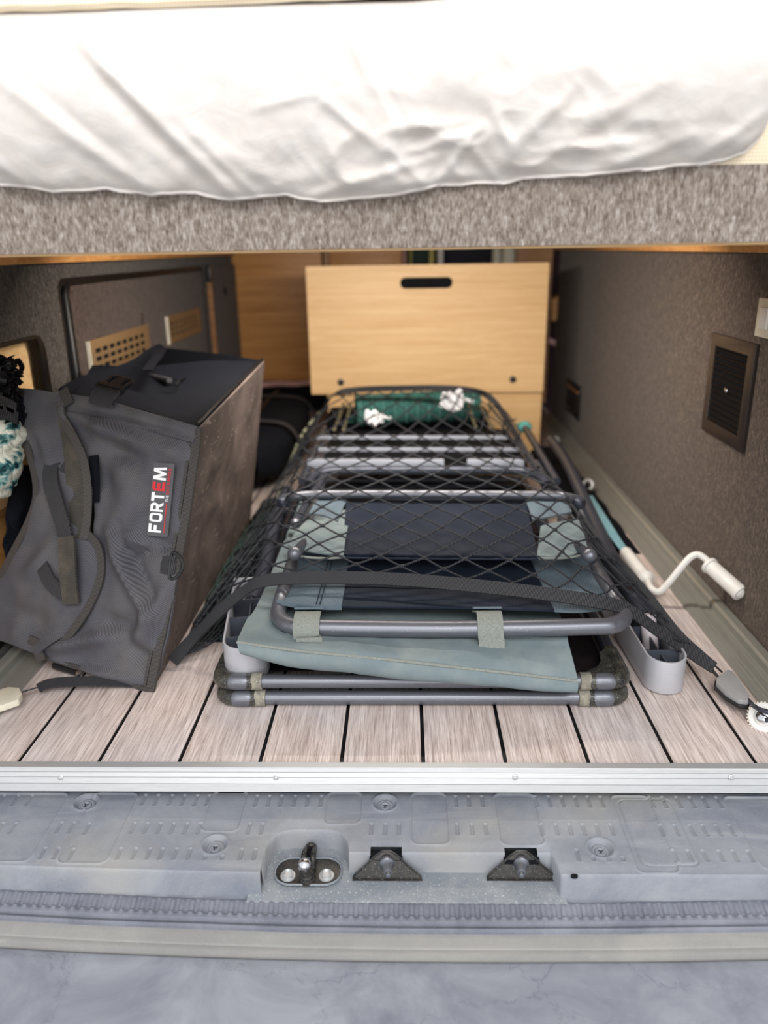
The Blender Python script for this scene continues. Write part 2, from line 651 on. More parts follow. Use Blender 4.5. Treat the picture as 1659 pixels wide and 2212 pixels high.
def m_bumper():
    m = MT('scuffed_bumper_plastic')
    n = m.noise(7, 7, 0.7, None, 0.8)
    c = m.ramp(n, [(0.32, srgb((112, 115, 125))), (0.7, srgb((150, 153, 160)))])
    g = m.noise(1000, 2, 0.6)
    # thin wandering scratches and hairline cracks
    e = m.vor(5.5, 'DISTANCE_TO_EDGE', None)
    nn = m.noise(12, 5, 0.7, None, 1.0)
    vv = m.n('ShaderNodeVectorMath', operation='ADD')
    m.l(m.tc.outputs['Object'], vv.inputs[0])
    cb = m.n('ShaderNodeCombineXYZ')
    m.l(m.math('MULTIPLY', nn, 0.12), cb.inputs[0])
    m.l(m.math('MULTIPLY', nn, 0.09), cb.inputs[1])
    m.l(cb.outputs[0], vv.inputs[1])
    mp = m.n('ShaderNodeMapping')
    mp.inputs['Scale'].default_value = (0.9, 2.4, 1)
    m.l(vv.outputs[0], mp.inputs[0])
    e = m.vor(4.5, 'DISTANCE_TO_EDGE', mp.outputs[0])
    cr = m.math('MULTIPLY', m.ramp(e, [(0.0, (1, 1, 1)), (0.008, (0, 0, 0))]), m.math('MULTIPLY', nn, 0.7))
    c = m.mix(cr, c, srgb((64, 66, 84)))
    s = m.noise(40, 4, 0.7, m.mapping((1, 6, 1), (0, 0, 0.9)), 2.5)
    c = m.mix(m.math('MULTIPLY', m.ramp(s, [(0.7, (0, 0, 0)), (0.76, (1, 1, 1))]), 0.5), c, srgb((214, 214, 218)))
    m.bump(g, 0.0003, 0.6)
    return m.out(c, 0.5, 0, 0.45)


M_bump = m_bumper()

# ------------------------------------------------------------------ structure
XL, XR = -0.70, 0.575
PW = 0.11
fl = struct(MB().box((XL, 0.0, -0.03), (XR, 2.6, -0.0022)).build('floor', M_blkr, None, False), 'plank vinyl floor of the storage bay')
xs = [XL] + [(k - 5) * PW for k in range(-1, 11)] + [XR]
for a, b in zip(xs[:-1], xs[1:]):
    if b - a < 0.01:
        continue
    g = 0.0026
    MB().box((a + (g if a > XL else 0), 0.0005, -0.0022), (b - (g if b < XR else 0), 2.6, 0.0)).build('plank', M_plank, fl, True, 0.0006)

# right wall (felt board) and left wall with two openings
struct(MB().box((XR, 0.0, -0.03), (XR + 0.02, 2.25, 1.15)).build('wall_right', M_felt_r, None, False))
NX = 0.598   # rear edge of the locker opening
hole1 = rrect(0.02, 0.03, NX, 0.512, 0.035, 6)
hole2 = rrect(0.690, 0.05, 1.852, 0.606, 0.03, 6)
wl = MB().plate([(0.0, -0.03), (2.32, -0.03), (2.32, 1.15), (0.0, 1.15)], [hole1, hole2], lambda a, b, d: Vector((XL - d, a, b)), 0.02).build('wall_left', M_felt_l, None, False)
struct(wl)


def edge_trim(hole, w, out, parent, name='edge_trim', m=M_blkr, wz=None):
    """rubber edging that lines an opening, standing a little proud of the wall"""
    b = MB()
    n = len(hole)
    cx = sum(p[0] for p in hole) / n; cy = sum(p[1] for p in hole) / n
    inner = []
    for k, p in enumerate(hole):
        a, c = hole[k - 1], hole[(k + 1) % n]
        t = Vector((c[0] - a[0], c[1] - a[1])).normalized()
        nn = Vector((-t.y, t.x))
        inner.append((p[0] + nn.x * w, p[1] + nn.y * (wz or w)))
    b.plate(hole, [inner], lambda x, y, d: Vector((XL + out - d, x, y)), 0.018)
    return b.build(name, m, parent, True, 0.0015)


edge_trim(hole1, 0.026, 0.002, wl, wz=0.008)
edge_trim(hole2, 0.016, -0.001, wl)
# removable hatch inside the second opening
hb = thing('hatch_panel', 'brown felt hatch panel in the left wall holding the two slotted vent grilles', 'hatch', (XL, 0.70, 0.06))
MB().tube([Vector((XL - 0.004, 0.7225, 0.07)), Vector((XL - 0.004, 0.7225, 0.575)), Vector((XL - 0.008, 0.745, 0.592))], 0.0115, 12).build('rubber_edge', M_blkr, hb)
hp = rrect(0.735, 0.068, 1.836, 0.590, 0.02, 6)
slot = rrect(1.17, 0.435, 1.185, 0.505, 0.006, 3)
MB().plate(hp, [slot], lambda a, b, d: Vector((XL - 0.002 - d, a, b)), 0.012).build('felt_board', M_felt_h, hb, False)
MB().box((XL - 0.03, 1.16, 0.43), (XL - 0.014, 1.195, 0.51)).build('finger_slot_backing', M_dark, hb, False)
M_grille = metal('warm_metal_grille', (176, 146, 108), 0.4, 0.3, 0.55, dust=(220, 210, 190), damt=0.1)
for gi, (y0, y1, z0, z1, nc) in enumerate(((0.795, 1.20, 0.388, 0.474, 8), (1.372, 1.745, 0.400, 0.478, 7))):
    holes = []
    mx, mz = 0.030, 0.016
    cw = (y1 - y0 - 2 * mx) / nc
    rh = (z1 - z0 - 2 * mz) / 3
    for i in range(nc):
        for j in range(3):
            holes.append([(y0 + mx + i * cw + 0.004, z0 + mz + j * rh + 0.004), (y0 + mx + (i + 1) * cw - 0.004, z0 + mz + j * rh + 0.004),
                          (y0 + mx + (i + 1) * cw - 0.004, z0 + mz + (j + 1) * rh - 0.004), (y0 + mx + i * cw + 0.004, z0 + mz + (j + 1) * rh - 0.004)])
    g = MB().plate([(y0, z0), (y1, z0), (y1, z1), (y0, z1)], holes, lambda a, b, d: Vector((XL + 0.0035 - d, a, b)), 0.003).build('vent_grille', M_grille, hb, False)
    g['label'] = ('slotted metal vent grille nearest the camera', 'slotted metal vent grille farther inside')[gi]
    MB().box((XL - 0.0018, y0 + 0.02, z0 + 0.01), (XL + 0.0003, y1 - 0.02, z1 - 0.01)).build('vent_backing', M_dark, g, False)
    MB().box((XL - 0.001, y0 - 0.003, z0), (XL + 0.007, y0, z1)).build('grille_edge', M_cream, g, False)
# second narrow hatch at the far end of the left wall
h2 = thing('end_panel', 'narrow brown felt panel at the far end of the left wall', 'panel', (XL + 0.002, 1.87, 0.05))
MB().box((XL, 1.905, 0.03), (XL + 0.010, 2.32, 0.602)).build('felt_board', M_felt_h, h2, False, 0.002)
MB().box((XL, 1.885, 0.03), (XL + 0.014, 1.903, 0.55)).build('metal_edge', M_oak_d, h2, False, 0.002)
MB().box((XL, 1.868, 0.552), (XL + 0.02, 1.903, 0.606)).build('catch', M_blk, h2, True, 0.003)
MB().lathe([(0.0, 0), (0.013, 0), (0.013, 0.004), (0, 0.004)], (XL + 0.0101, 2.10, 0.51), (1, 0, 0)).build('finger_hole', M_dark, h2)

# oak cupboard seen through the first opening
lc = thing('side_locker', 'pale oak locker seen through the rounded opening in the left wall', 'locker', (XL - 0.03, 0.3, 0.0))
MB().box((XL - 0.045, 0.0, 0.235), (XL - 0.021, 0.62, 0.54)).build('oak_board', M_oak, lc, False)
MB().lathe([(0, 0), (0.019, 0), (0.019, 0.0012), (0.0175, 0.0022), (0, 0.0022)], (XL - 0.0212, 0.505, 0.462), (1, 0, 0), 28).build('cover_disc', M_oak, lc)
MB().box((XL - 0.045, 0.0, 0.225), (XL - 0.0205, 0.62, 0.2345)).build('shelf_edge', M_oak_d, lc, False)
MB().box((XL - 0.045, 0.0, -0.02), (XL - 0.03, 0.62, 0.224)).build('lower_board', M_oak_o, lc, False)

# ------------------------------------------------------------------ far end of the bay
YB = 1.62
bd = thing('table_board', 'pale oak board with a slotted hand hole leaning across the far end', 'board', (0.05, YB, 0))
p0, p1 = at(660, 578, 'y', YB), at(1187, 565, 'y', YB)
q0 = at(672, 852, 'y', YB)
zt = (p0.z + p1.z) / 2
hs = at(921, 611, 'y', YB)
x0, x1 = p0.x, p1.x
MB().plate(rrect(x0, q0.z, x1, zt, 0.004, 3), [rrect(hs.x - 0.081, hs.z - 0.017, hs.x + 0.081, hs.z + 0.017, 0.0165, 6)],
           lambda a, b, d: Vector((a, YB + d, b)), 0.018).build('oak_sheet', M_oak, bd, True, 0.0)
MB().box((hs.x - 0.12, YB + 0.0185, hs.z - 0.05), (hs.x + 0.12, YB + 0.0195, hs.z + 0.03)).build('slot_shade_backing', M_dark, bd, False)  # dark sheet added behind the slot to stand for the shade there
for px, py in ((736, 826), (1108, 820)):
    k = at(px, py, 'y', YB - 0.004)
    MB().lathe([(0, 0), (0.011, 0), (0.010, 0.005), (0.006, 0.006), (0.005, 0.004), (0, 0.004)], k + Vector((0, 0.0035, 0)), (0, -1, 0)).build('knob', M_blk, bd)
k0, k1 = at(1020, 850, 'y', YB + 0.022), at(1167, 918, 'y', YB + 0.022)
b2 = MB().box((x0 + 0.05, YB + 0.020, 0.0), (k1.x, YB + 0.036, q0.z + 0.08)).build('support_board', M_oak, None, True, 0.001)
tag(b2, 'second oak board showing below the slotted board at its right', 'board')

YC = 2.34
cb = thing('oak_cabinet', 'warm oak cabinet standing behind the slotted board at the left', 'cabinet', (-0.5, YC, 0))
c0, c1 = at(505, 560, 'y', YC), at(575, 822, 'y', YC)
MB().box((c0.x - 0.02, YC, c1.z), (at(700, 700, 'y', YC).x, YC + 0.02, 1.0)).build('side_panel', M_oak_o, cb, True, 0.002)
MB().box((at(700, 600, 'y', YC).x, YC - 0.006, c1.z), (at(712, 600, 'y', YC).x, YC + 0.022, 1.0)).build('corner_post', M_oak_d, cb, True, 0.002)
MB().box((at(713, 600, 'y', YC).x, YC + 0.01, c1.z), (at(868, 600, 'y', YC).x, YC + 0.03, 1.0)).build('door', M_oak_o, cb, True, 0.002)
MB().box((c0.x - 0.05, YC + 0.04, 0.0), (at(868, 600, 'y', YC).x, YC + 0.4, c1.z - 0.001)).build('plinth', M_dark, cb, False)
M_pink = plain('pinkish_cloth', (206, 164, 158), 0.9, 0, 0.1, 0.3, 30)
rg = MB()
pts = [at(px, py, 'y', YC - 0.03) for px, py in ((560, 832), (600, 829), (640, 829), (672, 826))]
rg.tube(crv(pts, 8), 0.011, 8)
tag(rg.build('floor_blanket', M_pink), 'pinkish rolled cloth edge at the foot of the oak cabinet', 'blanket')
struct(MB().box((-0.75, YC + 0.42, -0.03), (1.2, YC + 0.44, 1.3)).build('wall_front', M_dark, None, False))

# things in the cab seen over and beside the board (small, out of focus)
M_dgreen = plain('dark_green_fabric', (44, 62, 58), 0.8)
M_dnavy = plain('dark_navy_fabric', (26, 30, 46), 0.8)
M_lime = plain('pale_lime', (190, 184, 110), 0.7)
M_maroon = plain('dark_maroon_fabric', (48, 26, 32), 0.9)


def far_box(name, px0, px1, py0, py1, y, m, label, cat, dy=0.12, parts=True):
    a, b = at(px0, py0, 'y', y), at(px1, py1, 'y', y)
    t = thing(name, label, cat, ((a.x + b.x) / 2, y, b.z))
    MB().box((a.x, y, b.z), (b.x, y + dy, a.z)).build('body', m, t, True, 0.006)
    return t, a, b


t, a, b = far_box('cab_seat', 882, 925, 500, 830, 2.60, M_dgreen, 'dark green seat back glimpsed above the slotted board', 'seat')
MB().tube([a + Vector((0.01, -0.006, 0)), Vector((a.x + 0.01, 2.594, b.z))], 0.006, 8).build('piping', M_lime, t)
t, a, b = far_box('cab_seat', 958, 1060, 500, 830, 2.60, M_dnavy, 'dark navy seat back glimpsed above the slotted board', 'seat')
MB().tube([Vector((a.x + 0.004, 2.594, a.z - 0.03)), Vector((b.x - 0.004, 2.594, a.z - 0.03))], 0.006, 8).build('piping', M_dgreen, t)
for n_, p0_, p1_, m_, lb_, ct_ in (('door_post', 868, 880, M_pink, 'pinkish door post beside the dark green seat back', 'post'),
                            ('curtain_edge', 928, 936, M_lime, 'narrow yellow-green curtain edge right of the green seat back', 'curtain'),
                            ('pole', 945, 956, M_white, 'narrow white pole left of the navy seat back', 'pole'),
                            ('bottle', 1064, 1074, M_cream, 'slim cream bottle right of the navy seat back', 'bottle'),
                            ('jar', 1082, 1100, M_cream, 'pale jar above the right half of the slotted board', 'jar'),
                            ('cupboard', 1106, 1180, M_oak_d, 'brown wooden cupboard above the right corner of the slotted board', 'cupboard')):
    yd_ = {'jar': 2.46, 'bottle': 2.54}.get(n_, 2.5)
    a, b = at(p0_, 500, 'y', yd_), at(p1_, 830, 'y', yd_)
    w_ = b.x - a.x
    cx_ = (a.x + b.x) / 2
    if n_ in ('bottle', 'pole', 'jar'):
        r_ = w_ / 2
        tz = 0.70
        pr = [(0, 0), (r_, 0.0), (r_, tz * 0.9), (r_ * 0.5, tz * 0.95), (r_ * 0.5, tz), (0, tz)] if n_ != 'pole' else [(0, 0), (r_, 0), (r_, 0.72), (0, 0.72)]
        o_ = MB().lathe(pr, (cx_, yd_ - (0.03 if n_ == 'jar' else 0), 0), (0, 0, 1), 14).build(n_, m_)
    else:
        o_ = MB().box((a.x, 2.5, 0), (b.x, 2.58, 1.0)).build(n_, m_, None, True, 0.002)
    tag(o_, lb_, ct_)
t, a, b = far_box('cab_seat', 1188, 1300, 400, 920, 2.62, M_maroon, 'dark maroon seat in the gap right of the slotted board', 'seat')
oc = MB()
pp = [at(1190, 648, 'y', 2.52), at(1232, 620, 'y', 2.52), at(1232, 668, 'y', 2.52), at(1215, 690, 'y', 2.52), at(1190, 692, 'y', 2.52)]
oc.plate([(p.x, p.z) for p in pp], [], lambda a, b, d: Vector((a, 2.5 + d, b)), 0.08)
tag(oc.build('oak_ledge', M_oak_o), 'small golden oak ledge in the gap right of the slotted board', 'ledge')
oc = MB().tube(crv([at(1185, 735, 'y', 2.5), at(1200, 742, 'y', 2.5), at(1222, 748, 'y', 2.5)], 6), 0.012, 8)
tag(oc.build('folded_cloth', M_pink), 'small pinkish cloth in the dark gap right of the slotted board', 'cloth')
# cab surround so that light only comes in through real openings
struct(MB().box((XR + 0.3, 2.25, -0.03), (XR + 0.32, YC + 0.44, 1.3)).build('wall_cab', M_dark, None, False))
struct(MB().box((XL - 0.3, 2.3, -0.03), (XL - 0.28, YC + 0.44, 1.3)).build('wall_cabin', M_dark, None, False))

# ------------------------------------------------------------------ bed over the bay
ZB = 0.651
bb = thing('bed', 'raised bed platform with grey felt front over the storage bay', 'bed', (-0.06, 0.0, ZB))
MB().box((XL, 0.010, 0.702), (XR, 2.28, 0.727)).build('wooden_deck', M_oak, bb, False)
G = []
nx, nz = 120, 12
for j in range(nz + 1):
    row = []
    for i in range(nx + 1):
        x = -0.66 + (0.56 + 0.66) * i / nx
        z = ZB + 0.0015 + (0.075) * j / nz
        row.append(Vector((x, -0.004 + 0.002 * noise.noise(Vector((x * 6, z * 9, 0))), z)))
    G.append(row)
MB().slab(G, -0.012, Vector((0, -1, 0))).build('felt_front', M_felt_b, bb)
MB().box((-0.66, -0.003, ZB - 0.0012), (0.56, 0.012, ZB + 0.0012)).build('wooden_lip', M_oak, bb, False)
for x_, s_, lb in ((XL, 1, 'left'), (XR, -1, 'right')):
    bt = MB().box((x_, 0.02, 0.636), (x_ + s_ * 0.03, 2.24, 0.7018)).build('support_batten', M_oak_o, bb, True, 0.001)

# mattress, sheet, knitted blanket
mt = MB()
prof = [(1.6, 0.004), (0.02, 0.003), (-0.012, 0.006), (-0.014, 0.02), (-0.014, 0.115), (-0.004, 0.132), (0.05, 0.138), (1.6, 0.138)]
G = [[Vector((x, y, 0.7285 + z)) for x in np.linspace(-0.66, 0.56, 30)] for y, z in prof]
mt.slab(G, 0.01)
tag(mt.build('mattress', M_knit), 'cream knit-covered mattress showing at the right below the sheet', 'mattress')

HEM = [(-140, 392), (0, 402), (60, 408), (120, 418), (180, 416), (235, 412), (330, 425), (420, 419), (500, 437), (560, 430), (620, 425), (655, 434), (690, 438), (760, 433), (840, 428), (930, 411), (960, 401), (1000, 403), (1030, 397), (1090, 399), (1130, 388), (1180, 385), (1240, 384), (1300, 380), (1400, 369), (1470, 361), (1510, 359), (1560, 350), (1600, 338), (1640, 300), (1662, 220), (1700, 120), (1850, 60)]
hx = [at(a, b, 'y', -0.022).x for a, b in HEM]
hz = [at(a, b, 'y', -0.022).z for a, b in HEM]
CR = [  # folds of the sheet: from, to (photo pixels), height, width
    ((150, 60), (520, 440), 0.0055, 0.007), ((235, 150), (660, 436), 0.006, 0.010), ((0, 160), (330, 420), 0.005, 0.009), ((-40, 330), (60, 410), 0.004, 0.007),
    ((190, 140), (440, 400), -0.005, 0.008), ((300, 190), (620, 400), -0.004, 0.009), ((60, 180), (300, 380), -0.004, 0.008),
    ((720, 20), (860, 270), 0.004, 0.007), ((800, 140), (880, 290), -0.004, 0.005), ((560, 240), (690, 205), 0.003, 0.005), ((690, 210), (830, 330), 0.004, 0.005),
    ((830, 290), (1010, 265), 0.004, 0.005), ((880, 330), (1040, 280), 0.004, 0.005), ((820, 300), (930, 410), 0.004, 0.005), ((940, 400), (1040, 270), 0.004, 0.005),
    ((1000, 300), (1090, 395), 0.0035, 0.005), ((1060, 240), (1110, 330), 0.004, 0.005), ((760, 400), (960, 330), 0.003, 0.005), ((1110, 320), (1240, 190), 0.003, 0.006),
    ((1150, 330), (1420, 300), 0.003, 0.005), ((1200, 320), (1440, 170), 0.0025, 0.007), ((1300, 370), (1500, 290), 0.003, 0.006), ((640, 430), (800, 380), 0.004, 0.006),
    ((1080, 20), (1110, 200), 0.0022, 0.008), ((430, 300), (560, 430), 0.003, 0.005), ((700, 300), (760, 420), 0.003, 0.006), ((1500, 350), (1640, 250), 0.003, 0.006), ((360, 120), (560, 190), 0.002, 0.01)]
CRW = [(at(a[0], a[1], 'y', -0.05), at(b[0], b[1], 'y', -0.05), h, w) for a, b, h, w in CR]


def crease(x, z):
    s = 0.0
    for a, b, h, w in CRW:
        dx, dz = b.x - a.x, b.z - a.z
        L2 = dx * dx + dz * dz
        t = ((x - a.x) * dx + (z - a.z) * dz) / L2
        tc = min(1, max(0, t))
        d = math.hypot(x - a.x - dx * tc, z - a.z - dz * tc)
        if d < 3 * w:
            s += h * math.exp(-(d / w) ** 2) * (0.45 + 0.55 * math.sin(PI * min(1, max(0, t))))
    return s


G = []
nx, nz = 420, 120
for j in range(nz + 1):
    t = j / nz
    row = []
    for i in range(nx + 1):
        x = -0.64 + 1.19 * i / nx
        zh = float(np.interp(x, hx, hz)) + 0.0012 * noise.noise(Vector((x * 60, 1, 0)))
        zt_ = 0.870 + 0.016 * sm(-0.02, 0.14, x)
        if t < 0.12:
            k = t / 0.12
            y, z = 0.06 - 0.085 * k, zt_ + 0.004 * (1 - k)
        elif t < 0.94:
            k = (t - 0.12) / 0.82
            z = zt_ + (zh - zt_) * k
            y = -0.025 - 0.040 * math.sin(PI * min(1, k * 1.02)) ** 0.7 if k < 0.98 else -0.026
            y -= 0.004 * math.exp(-((k - 0.03) / 0.05) ** 2)
            y -= crease(x, z) * 1.3
            q = sm(0.45, 0.95, k)
            y -= q * 0.007 * noise.noise(Vector((x * 14, z * 22, 2))) + q * 0.004 * noise.noise(Vector((x * 38, z * 50, 5)))
            y -= 0.004 * noise.noise(Vector((x * 5, z * 7, 8)))
            q2 = sm(0.3, 0.6, k) * math.exp(-((x - 0.05) / 0.16) ** 2) * (1 - sm(0.93, 1.0, k)) + 0.35 * sm(0.6, 0.85, k) * (1 - sm(0.93, 1.0, k))
            y -= q2 * 0.0062 * (0.5 - abs(noise.noise(Vector((x * 17 + z * 9, z * 24 - x * 6, 11)))) * 1.8) + q2 * 0.0018 * (0.5 - abs(noise.noise(Vector((x * 40, z * 46 + x * 20, 13)))) * 2)
        else:
            k = (t - 0.94) / 0.06
            z = zh + 0.003 * k
            y = -0.025 + 0.016 * k
        row.append(Vector((x, y, z)))
    G.append(row)
sh = MB()
sh.grid(G)
o = sh.build('bed_sheet', M_sheet)
tag(o, 'white rumpled cotton sheet hanging over the front of the mattress', 'sheet')
G = []
for j in range(40):
    row = []
    for i in range(160):
        x = -0.62 + 0.70 * i / 159
        k = j / 39
        y = -0.037 + 0.002 * math.sin(x * 21) + 0.012 * (1 - (1 - min(1, k / 0.25)) ** 2) + 0.3 * max(0, k - 0.25)
        a = min(1, k / 0.25)
        z = 0.8655 + 0.010 * (x + 0.45) + 0.016 * math.sin(a * PI / 2) + 0.0012 * noise.noise(Vector((x * 30, k * 9, 0)))
        row.append(Vector((x, y, z)))
    G.append(row)
bk = MB().slab(G, 0.006)
tag(bk.build('knitted_blanket', M_knit), 'cream knitted blanket on top of the bed at the upper edge', 'blanket')

sl_ = thing('added_fill_lamp', 'slim white fill lamp added under the bed deck, unseen behind the felt front', 'lamp', (-0.06, 0.62, 0.692))  # added to brighten the bay, no such lamp is seen
MB().box((-0.53, 0.595, 0.6925), (0.41, 0.645, 0.7018)).build('housing', M_white, sl_, True, 0.002)

# ------------------------------------------------------------------ floor rails
RY1 = 2.2


def rail(name, xa, sgn, label):
    t = thing(name, label, 'rail', (xa, 0.6, 0))
    pr = [(0, 0), (0.0, 0.004), (0.008, 0.0055), (0.026, 0.0055), (0.028, 0.0025), (0.046, 0.0025), (0.048, 0.013), (0.052, 0.0165), (0.066, 0.0165), (0.0695, 0.013), (0.0695, 0.0)]
    v, f = [], []
    n = len(pr)
    ys = [0.002, RY1]
    for y in ys:
        v += [Vector((xa + sgn * a, y, b + 0.0002)) for a, b in pr]
    f = [tuple(range(n)), tuple(range(2 * n - 1, n - 1, -1))] + [(k, (k + 1) % n, n + (k + 1) % n, n + k) for k in range(n)]
    MB().add(v, f).build('rail_profile', M_rail, t, True, 0.0, 25)
    m = MB()
    for a, b in ((0.012, 0.0058), (0.020, 0.0058), (0.037, 0.0028)):
        m.tube([Vector((xa + sgn * a, 0.004, b)), Vector((xa + sgn * a, RY1 - 0.01, b))], 0.0011, 6)
    m.build('rail_rib', M_rail, t)
    return t


rail('floor_rail', 0.504, 1, 'dull aluminium lashing rail along the foot of the right wall')
rail('floor_rail', -0.630, -1, 'aluminium lashing rail by the left wall, partly under the bag')


def ring(px, py, z, r, rt, label, m, tilt=0.5):
    c = at(px, py, 'z', z)
    t = thing('lashing_ring', label, 'ring', (c.x, c.y, 0))
    ax = Vector((-tilt, -0.75, 0.45)).normalized()
    a = ax.orthogonal().normalized(); b = ax.cross(a)
    MB().tube([c + (a * math.cos(k * PI / 12) + b * math.sin(k * PI / 12)) * r for k in range(24)], rt, 10, True).build('ring', m, t)
    MB().lathe([(0, 0), (r * 0.9, 0), (r * 0.9, 0.004), (r * 0.5, 0.009), (0, 0.009)], Vector((c.x + 0.004, c.y + 0.012, 0.003)), (0, 0, 1), 16).build('stud', M_rail, t)
    return t


ring(1270, 1048, 0.028, 0.0135, 0.0055, 'silver lashing ring on the right rail beside the middle crossbar', M_alu_w)
ring(1197, 953, 0.028, 0.0135, 0.0055, 'silver lashing ring at the far end of the right rail', M_alu_w)
c = at(1650, 1550, 'z', 0.014)
t = thing('lashing_anchor', 'white ribbed lashing anchor on the right rail nearest the camera', 'anchor', (c.x, c.y, 0))
ax = Vector((-0.55, -0.6, 0.6)).normalized()
MB().lathe([(0, -0.005), (0.019, -0.005), (0.021, -0.003), (0.021, 0.003), (0.019, 0.005), (0.013, 0.005), (0.012, 0.003), (0, 0.003)], c, ax, 36).build('wheel_disc', M_white, t)
m = MB()
a_ = ax.orthogonal().normalized(); b_ = ax.cross(a_)
for k in range(28):
    q = a_ * math.cos(k * 2 * PI / 28) + b_ * math.sin(k * 2 * PI / 28)
    m.tube([c + q * 0.0215 - ax * 0.004, c + q * 0.0215 + ax * 0.004], 0.0011, 5)
tag(m.build('grip_rib', M_cream, t), kind='stuff')
MB().lathe([(0, 0), (0.0085, 0), (0.0085, 0.008), (0.006, 0.010), (0, 0.010)], c + ax * 0.003, ax, 20).build('hub', M_steel, t)

# ------------------------------------------------------------------ right wall fittings
v0, v1, v2, v3 = at(1545, 722, 'x', XR), at(1645, 740, 'x', XR), at(1608, 976, 'x', XR), at(1523, 928, 'x', XR)
ya, yb = (v1.y + v2.y) / 2, (v0.y + v3.y) / 2
za, zb = (v2.z + v3.z) / 2, (v0.z + v1.z) / 2
t = thing('wall_vent', 'dark louvred vent set into the right felt wall', 'vent', (XR, (ya + yb) / 2, za))
M_ventb = plain('brown_black_plastic', (46, 38, 36), 0.35, 0, 0.5, 0.2)
MB().plate([(ya, za), (yb, za), (yb, zb), (ya, zb)], [[(ya + 0.026, za + 0.024), (yb - 0.022, za + 0.024), (yb - 0.022, zb - 0.022), (ya + 0.026, zb - 0.022)]],
           lambda a, b, d: Vector((XR - 0.007 + d, a, b)), 0.0068).build('vent_frame', M_ventb, t, True, 0.0008)
MB().box((XR - 0.0008, ya + 0.02, za + 0.02), (XR - 0.0003, yb - 0.02, zb - 0.02)).build('insect_screen', M_dark, t, False)
NL = 13
for k in range(NL):
    z = za + 0.030 + (zb - za - 0.058) * k / (NL - 1)
    MB().box((-0.0035, 0, -0.0006), (0.0035, yb - ya - 0.049, 0.0006), (Vector((0.75, 0, 0.66)), Vector((0, 1, 0)), Vector((-0.66, 0, 0.75))), (XR - 0.0042, ya + 0.0265, z)).build('louvre', M_blkr, t, False)
cz = (za + zb) / 2
MB().lathe([(0, 0), (0.005, 0), (0.004, 0.0025), (0.0015, 0.003), (0, 0.002)], (XR - 0.007, (ya + yb) / 2, cz), (-1, 0, 0), 12).build('screw', M_steel, t)
s = at(1654, 684, 'x', XR)
t = thing('wall_switch', 'cream switch plate at the right edge above the louvred vent', 'switch', (XR, s.y, s.z))
MB().box((XR - 0.010, s.y - 0.05, s.z - 0.032), (XR - 0.0002, s.y + 0.012, s.z + 0.03)).build('face_plate', M_cream, t, True, 0.002)
MB().box((XR - 0.014, s.y - 0.035, s.z - 0.018), (XR - 0.0102, s.y - 0.005, s.z + 0.016)).build('rocker', M_white, t, True, 0.001)
s = at(1240, 862, 'x', XR)
t = thing('side_vent', 'small dark vent low on the right wall near its far end', 'vent', (XR, s.y, s.z))
MB().box((XR - 0.006, s.y - 0.11, s.z - 0.055), (XR - 0.0002, s.y + 0.11, s.z + 0.06)).build('vent_frame', M_blk, t, True, 0.001)
for k in range(5):
    MB().box((XR - 0.011, s.y - 0.09, s.z - 0.03 + k * 0.016), (XR - 0.0062, s.y + 0.09, s.z - 0.024 + k * 0.016)).build('louvre', M_ventb if k < 4 else M_oak_d, t, False)

# ------------------------------------------------------------------ black organiser bag
A0 = Vector((-0.425, 0.186, 0.002))
A1 = at(430, 922, 'z', 0.39)
L0 = at(95, 1415, 'z', 0.03)
NF = (A1 - A0).cross(L0 - A0).normalized()
if NF.y > 0:
    NF = -NF
bag = thing('organiser_bag', 'large black nylon organiser bag tipped on its side at the left with a logo label', 'bag', (-0.5, 0.4, 0.0))


def seg_d(x, y, a, b):
    dx, dy = b[0] - a[0], b[1] - a[1]
    t = min(1, max(0, ((x - a[0]) * dx + (y - a[1]) * dy) / (dx * dx + dy * dy)))
    return math.hypot(x - a[0] - dx * t, y - a[1] - dy * t), t


BC = [  # creases on the bag face: from, to, height (m), width (px)
    ((150, 890), (300, 960), 0.007, 18), ((300, 960), (425, 990), 0.004, 18), ((230, 960), (300, 990), -0.006, 22), ((215, 1000), (240, 1090), -0.005, 26),
    ((245, 1150), (330, 1330), 0.007, 16), ((260, 1140), (345, 1310), -0.005, 14), ((300, 1200), (380, 1175), -0.006, 12), ((240, 1150), (380, 1200), 0.004, 16),
    ((100, 1400), (260, 1370), 0.006, 16), ((260, 1360), (330, 1440), -0.006, 20), ((290, 1400), (380, 1260), 0.007, 22), ((230, 1340), (290, 1350), -0.005, 18),
    ((110, 1430), (300, 1470), 0.004, 14), ((60, 1260), (130, 1180), 0.005, 20), ((30, 1310), (110, 1350), -0.004, 22), ((90, 920), (120, 1000), 0.002, 10)]


def panel(rows, nu, nv, off, P0=A0, n=NF, cre=BC, ns=0.0065, amp=1.0, swell=None):
    g = lerp_grid([[(a, b, 0) for a, b in r] for r in rows], nu, nv)
    out = []
    for i, r in enumerate(g):
        o_ = []
        for j, p in enumerate(r):
            h = off
            for a, b, hh, w in cre:
                d, t = seg_d(p.x, p.y, a, b)
                if d < 3 * w:
                    h += hh * 3.0 * amp * math.exp(-(d / w) ** 2) * (0.4 + 0.6 * math.sin(PI * t))
            h += ns * noise.noise(Vector((p.x * 0.02, p.y * 0.016, 3))) + ns * (0.6 - 1.4 * abs(noise.noise(Vector((p.x * 0.011 + p.y * 0.004, p.y * 0.008, 9)))))
            if swell:
                h += swell * math.sin(PI * i / (len(g) - 1)) * math.sin(PI * j / (len(r) - 1))
            q = onp(p.x, p.y, P0, n)
            o_.append(q + n * h)
        out.append(o_)
    return out


def toward(p, n=NF):
    return p


def px_path(pts, off, n=NF, P0=A0, k=6):
    return crv([onp(a, b, P0, n) + n * off for a, b in pts], k)


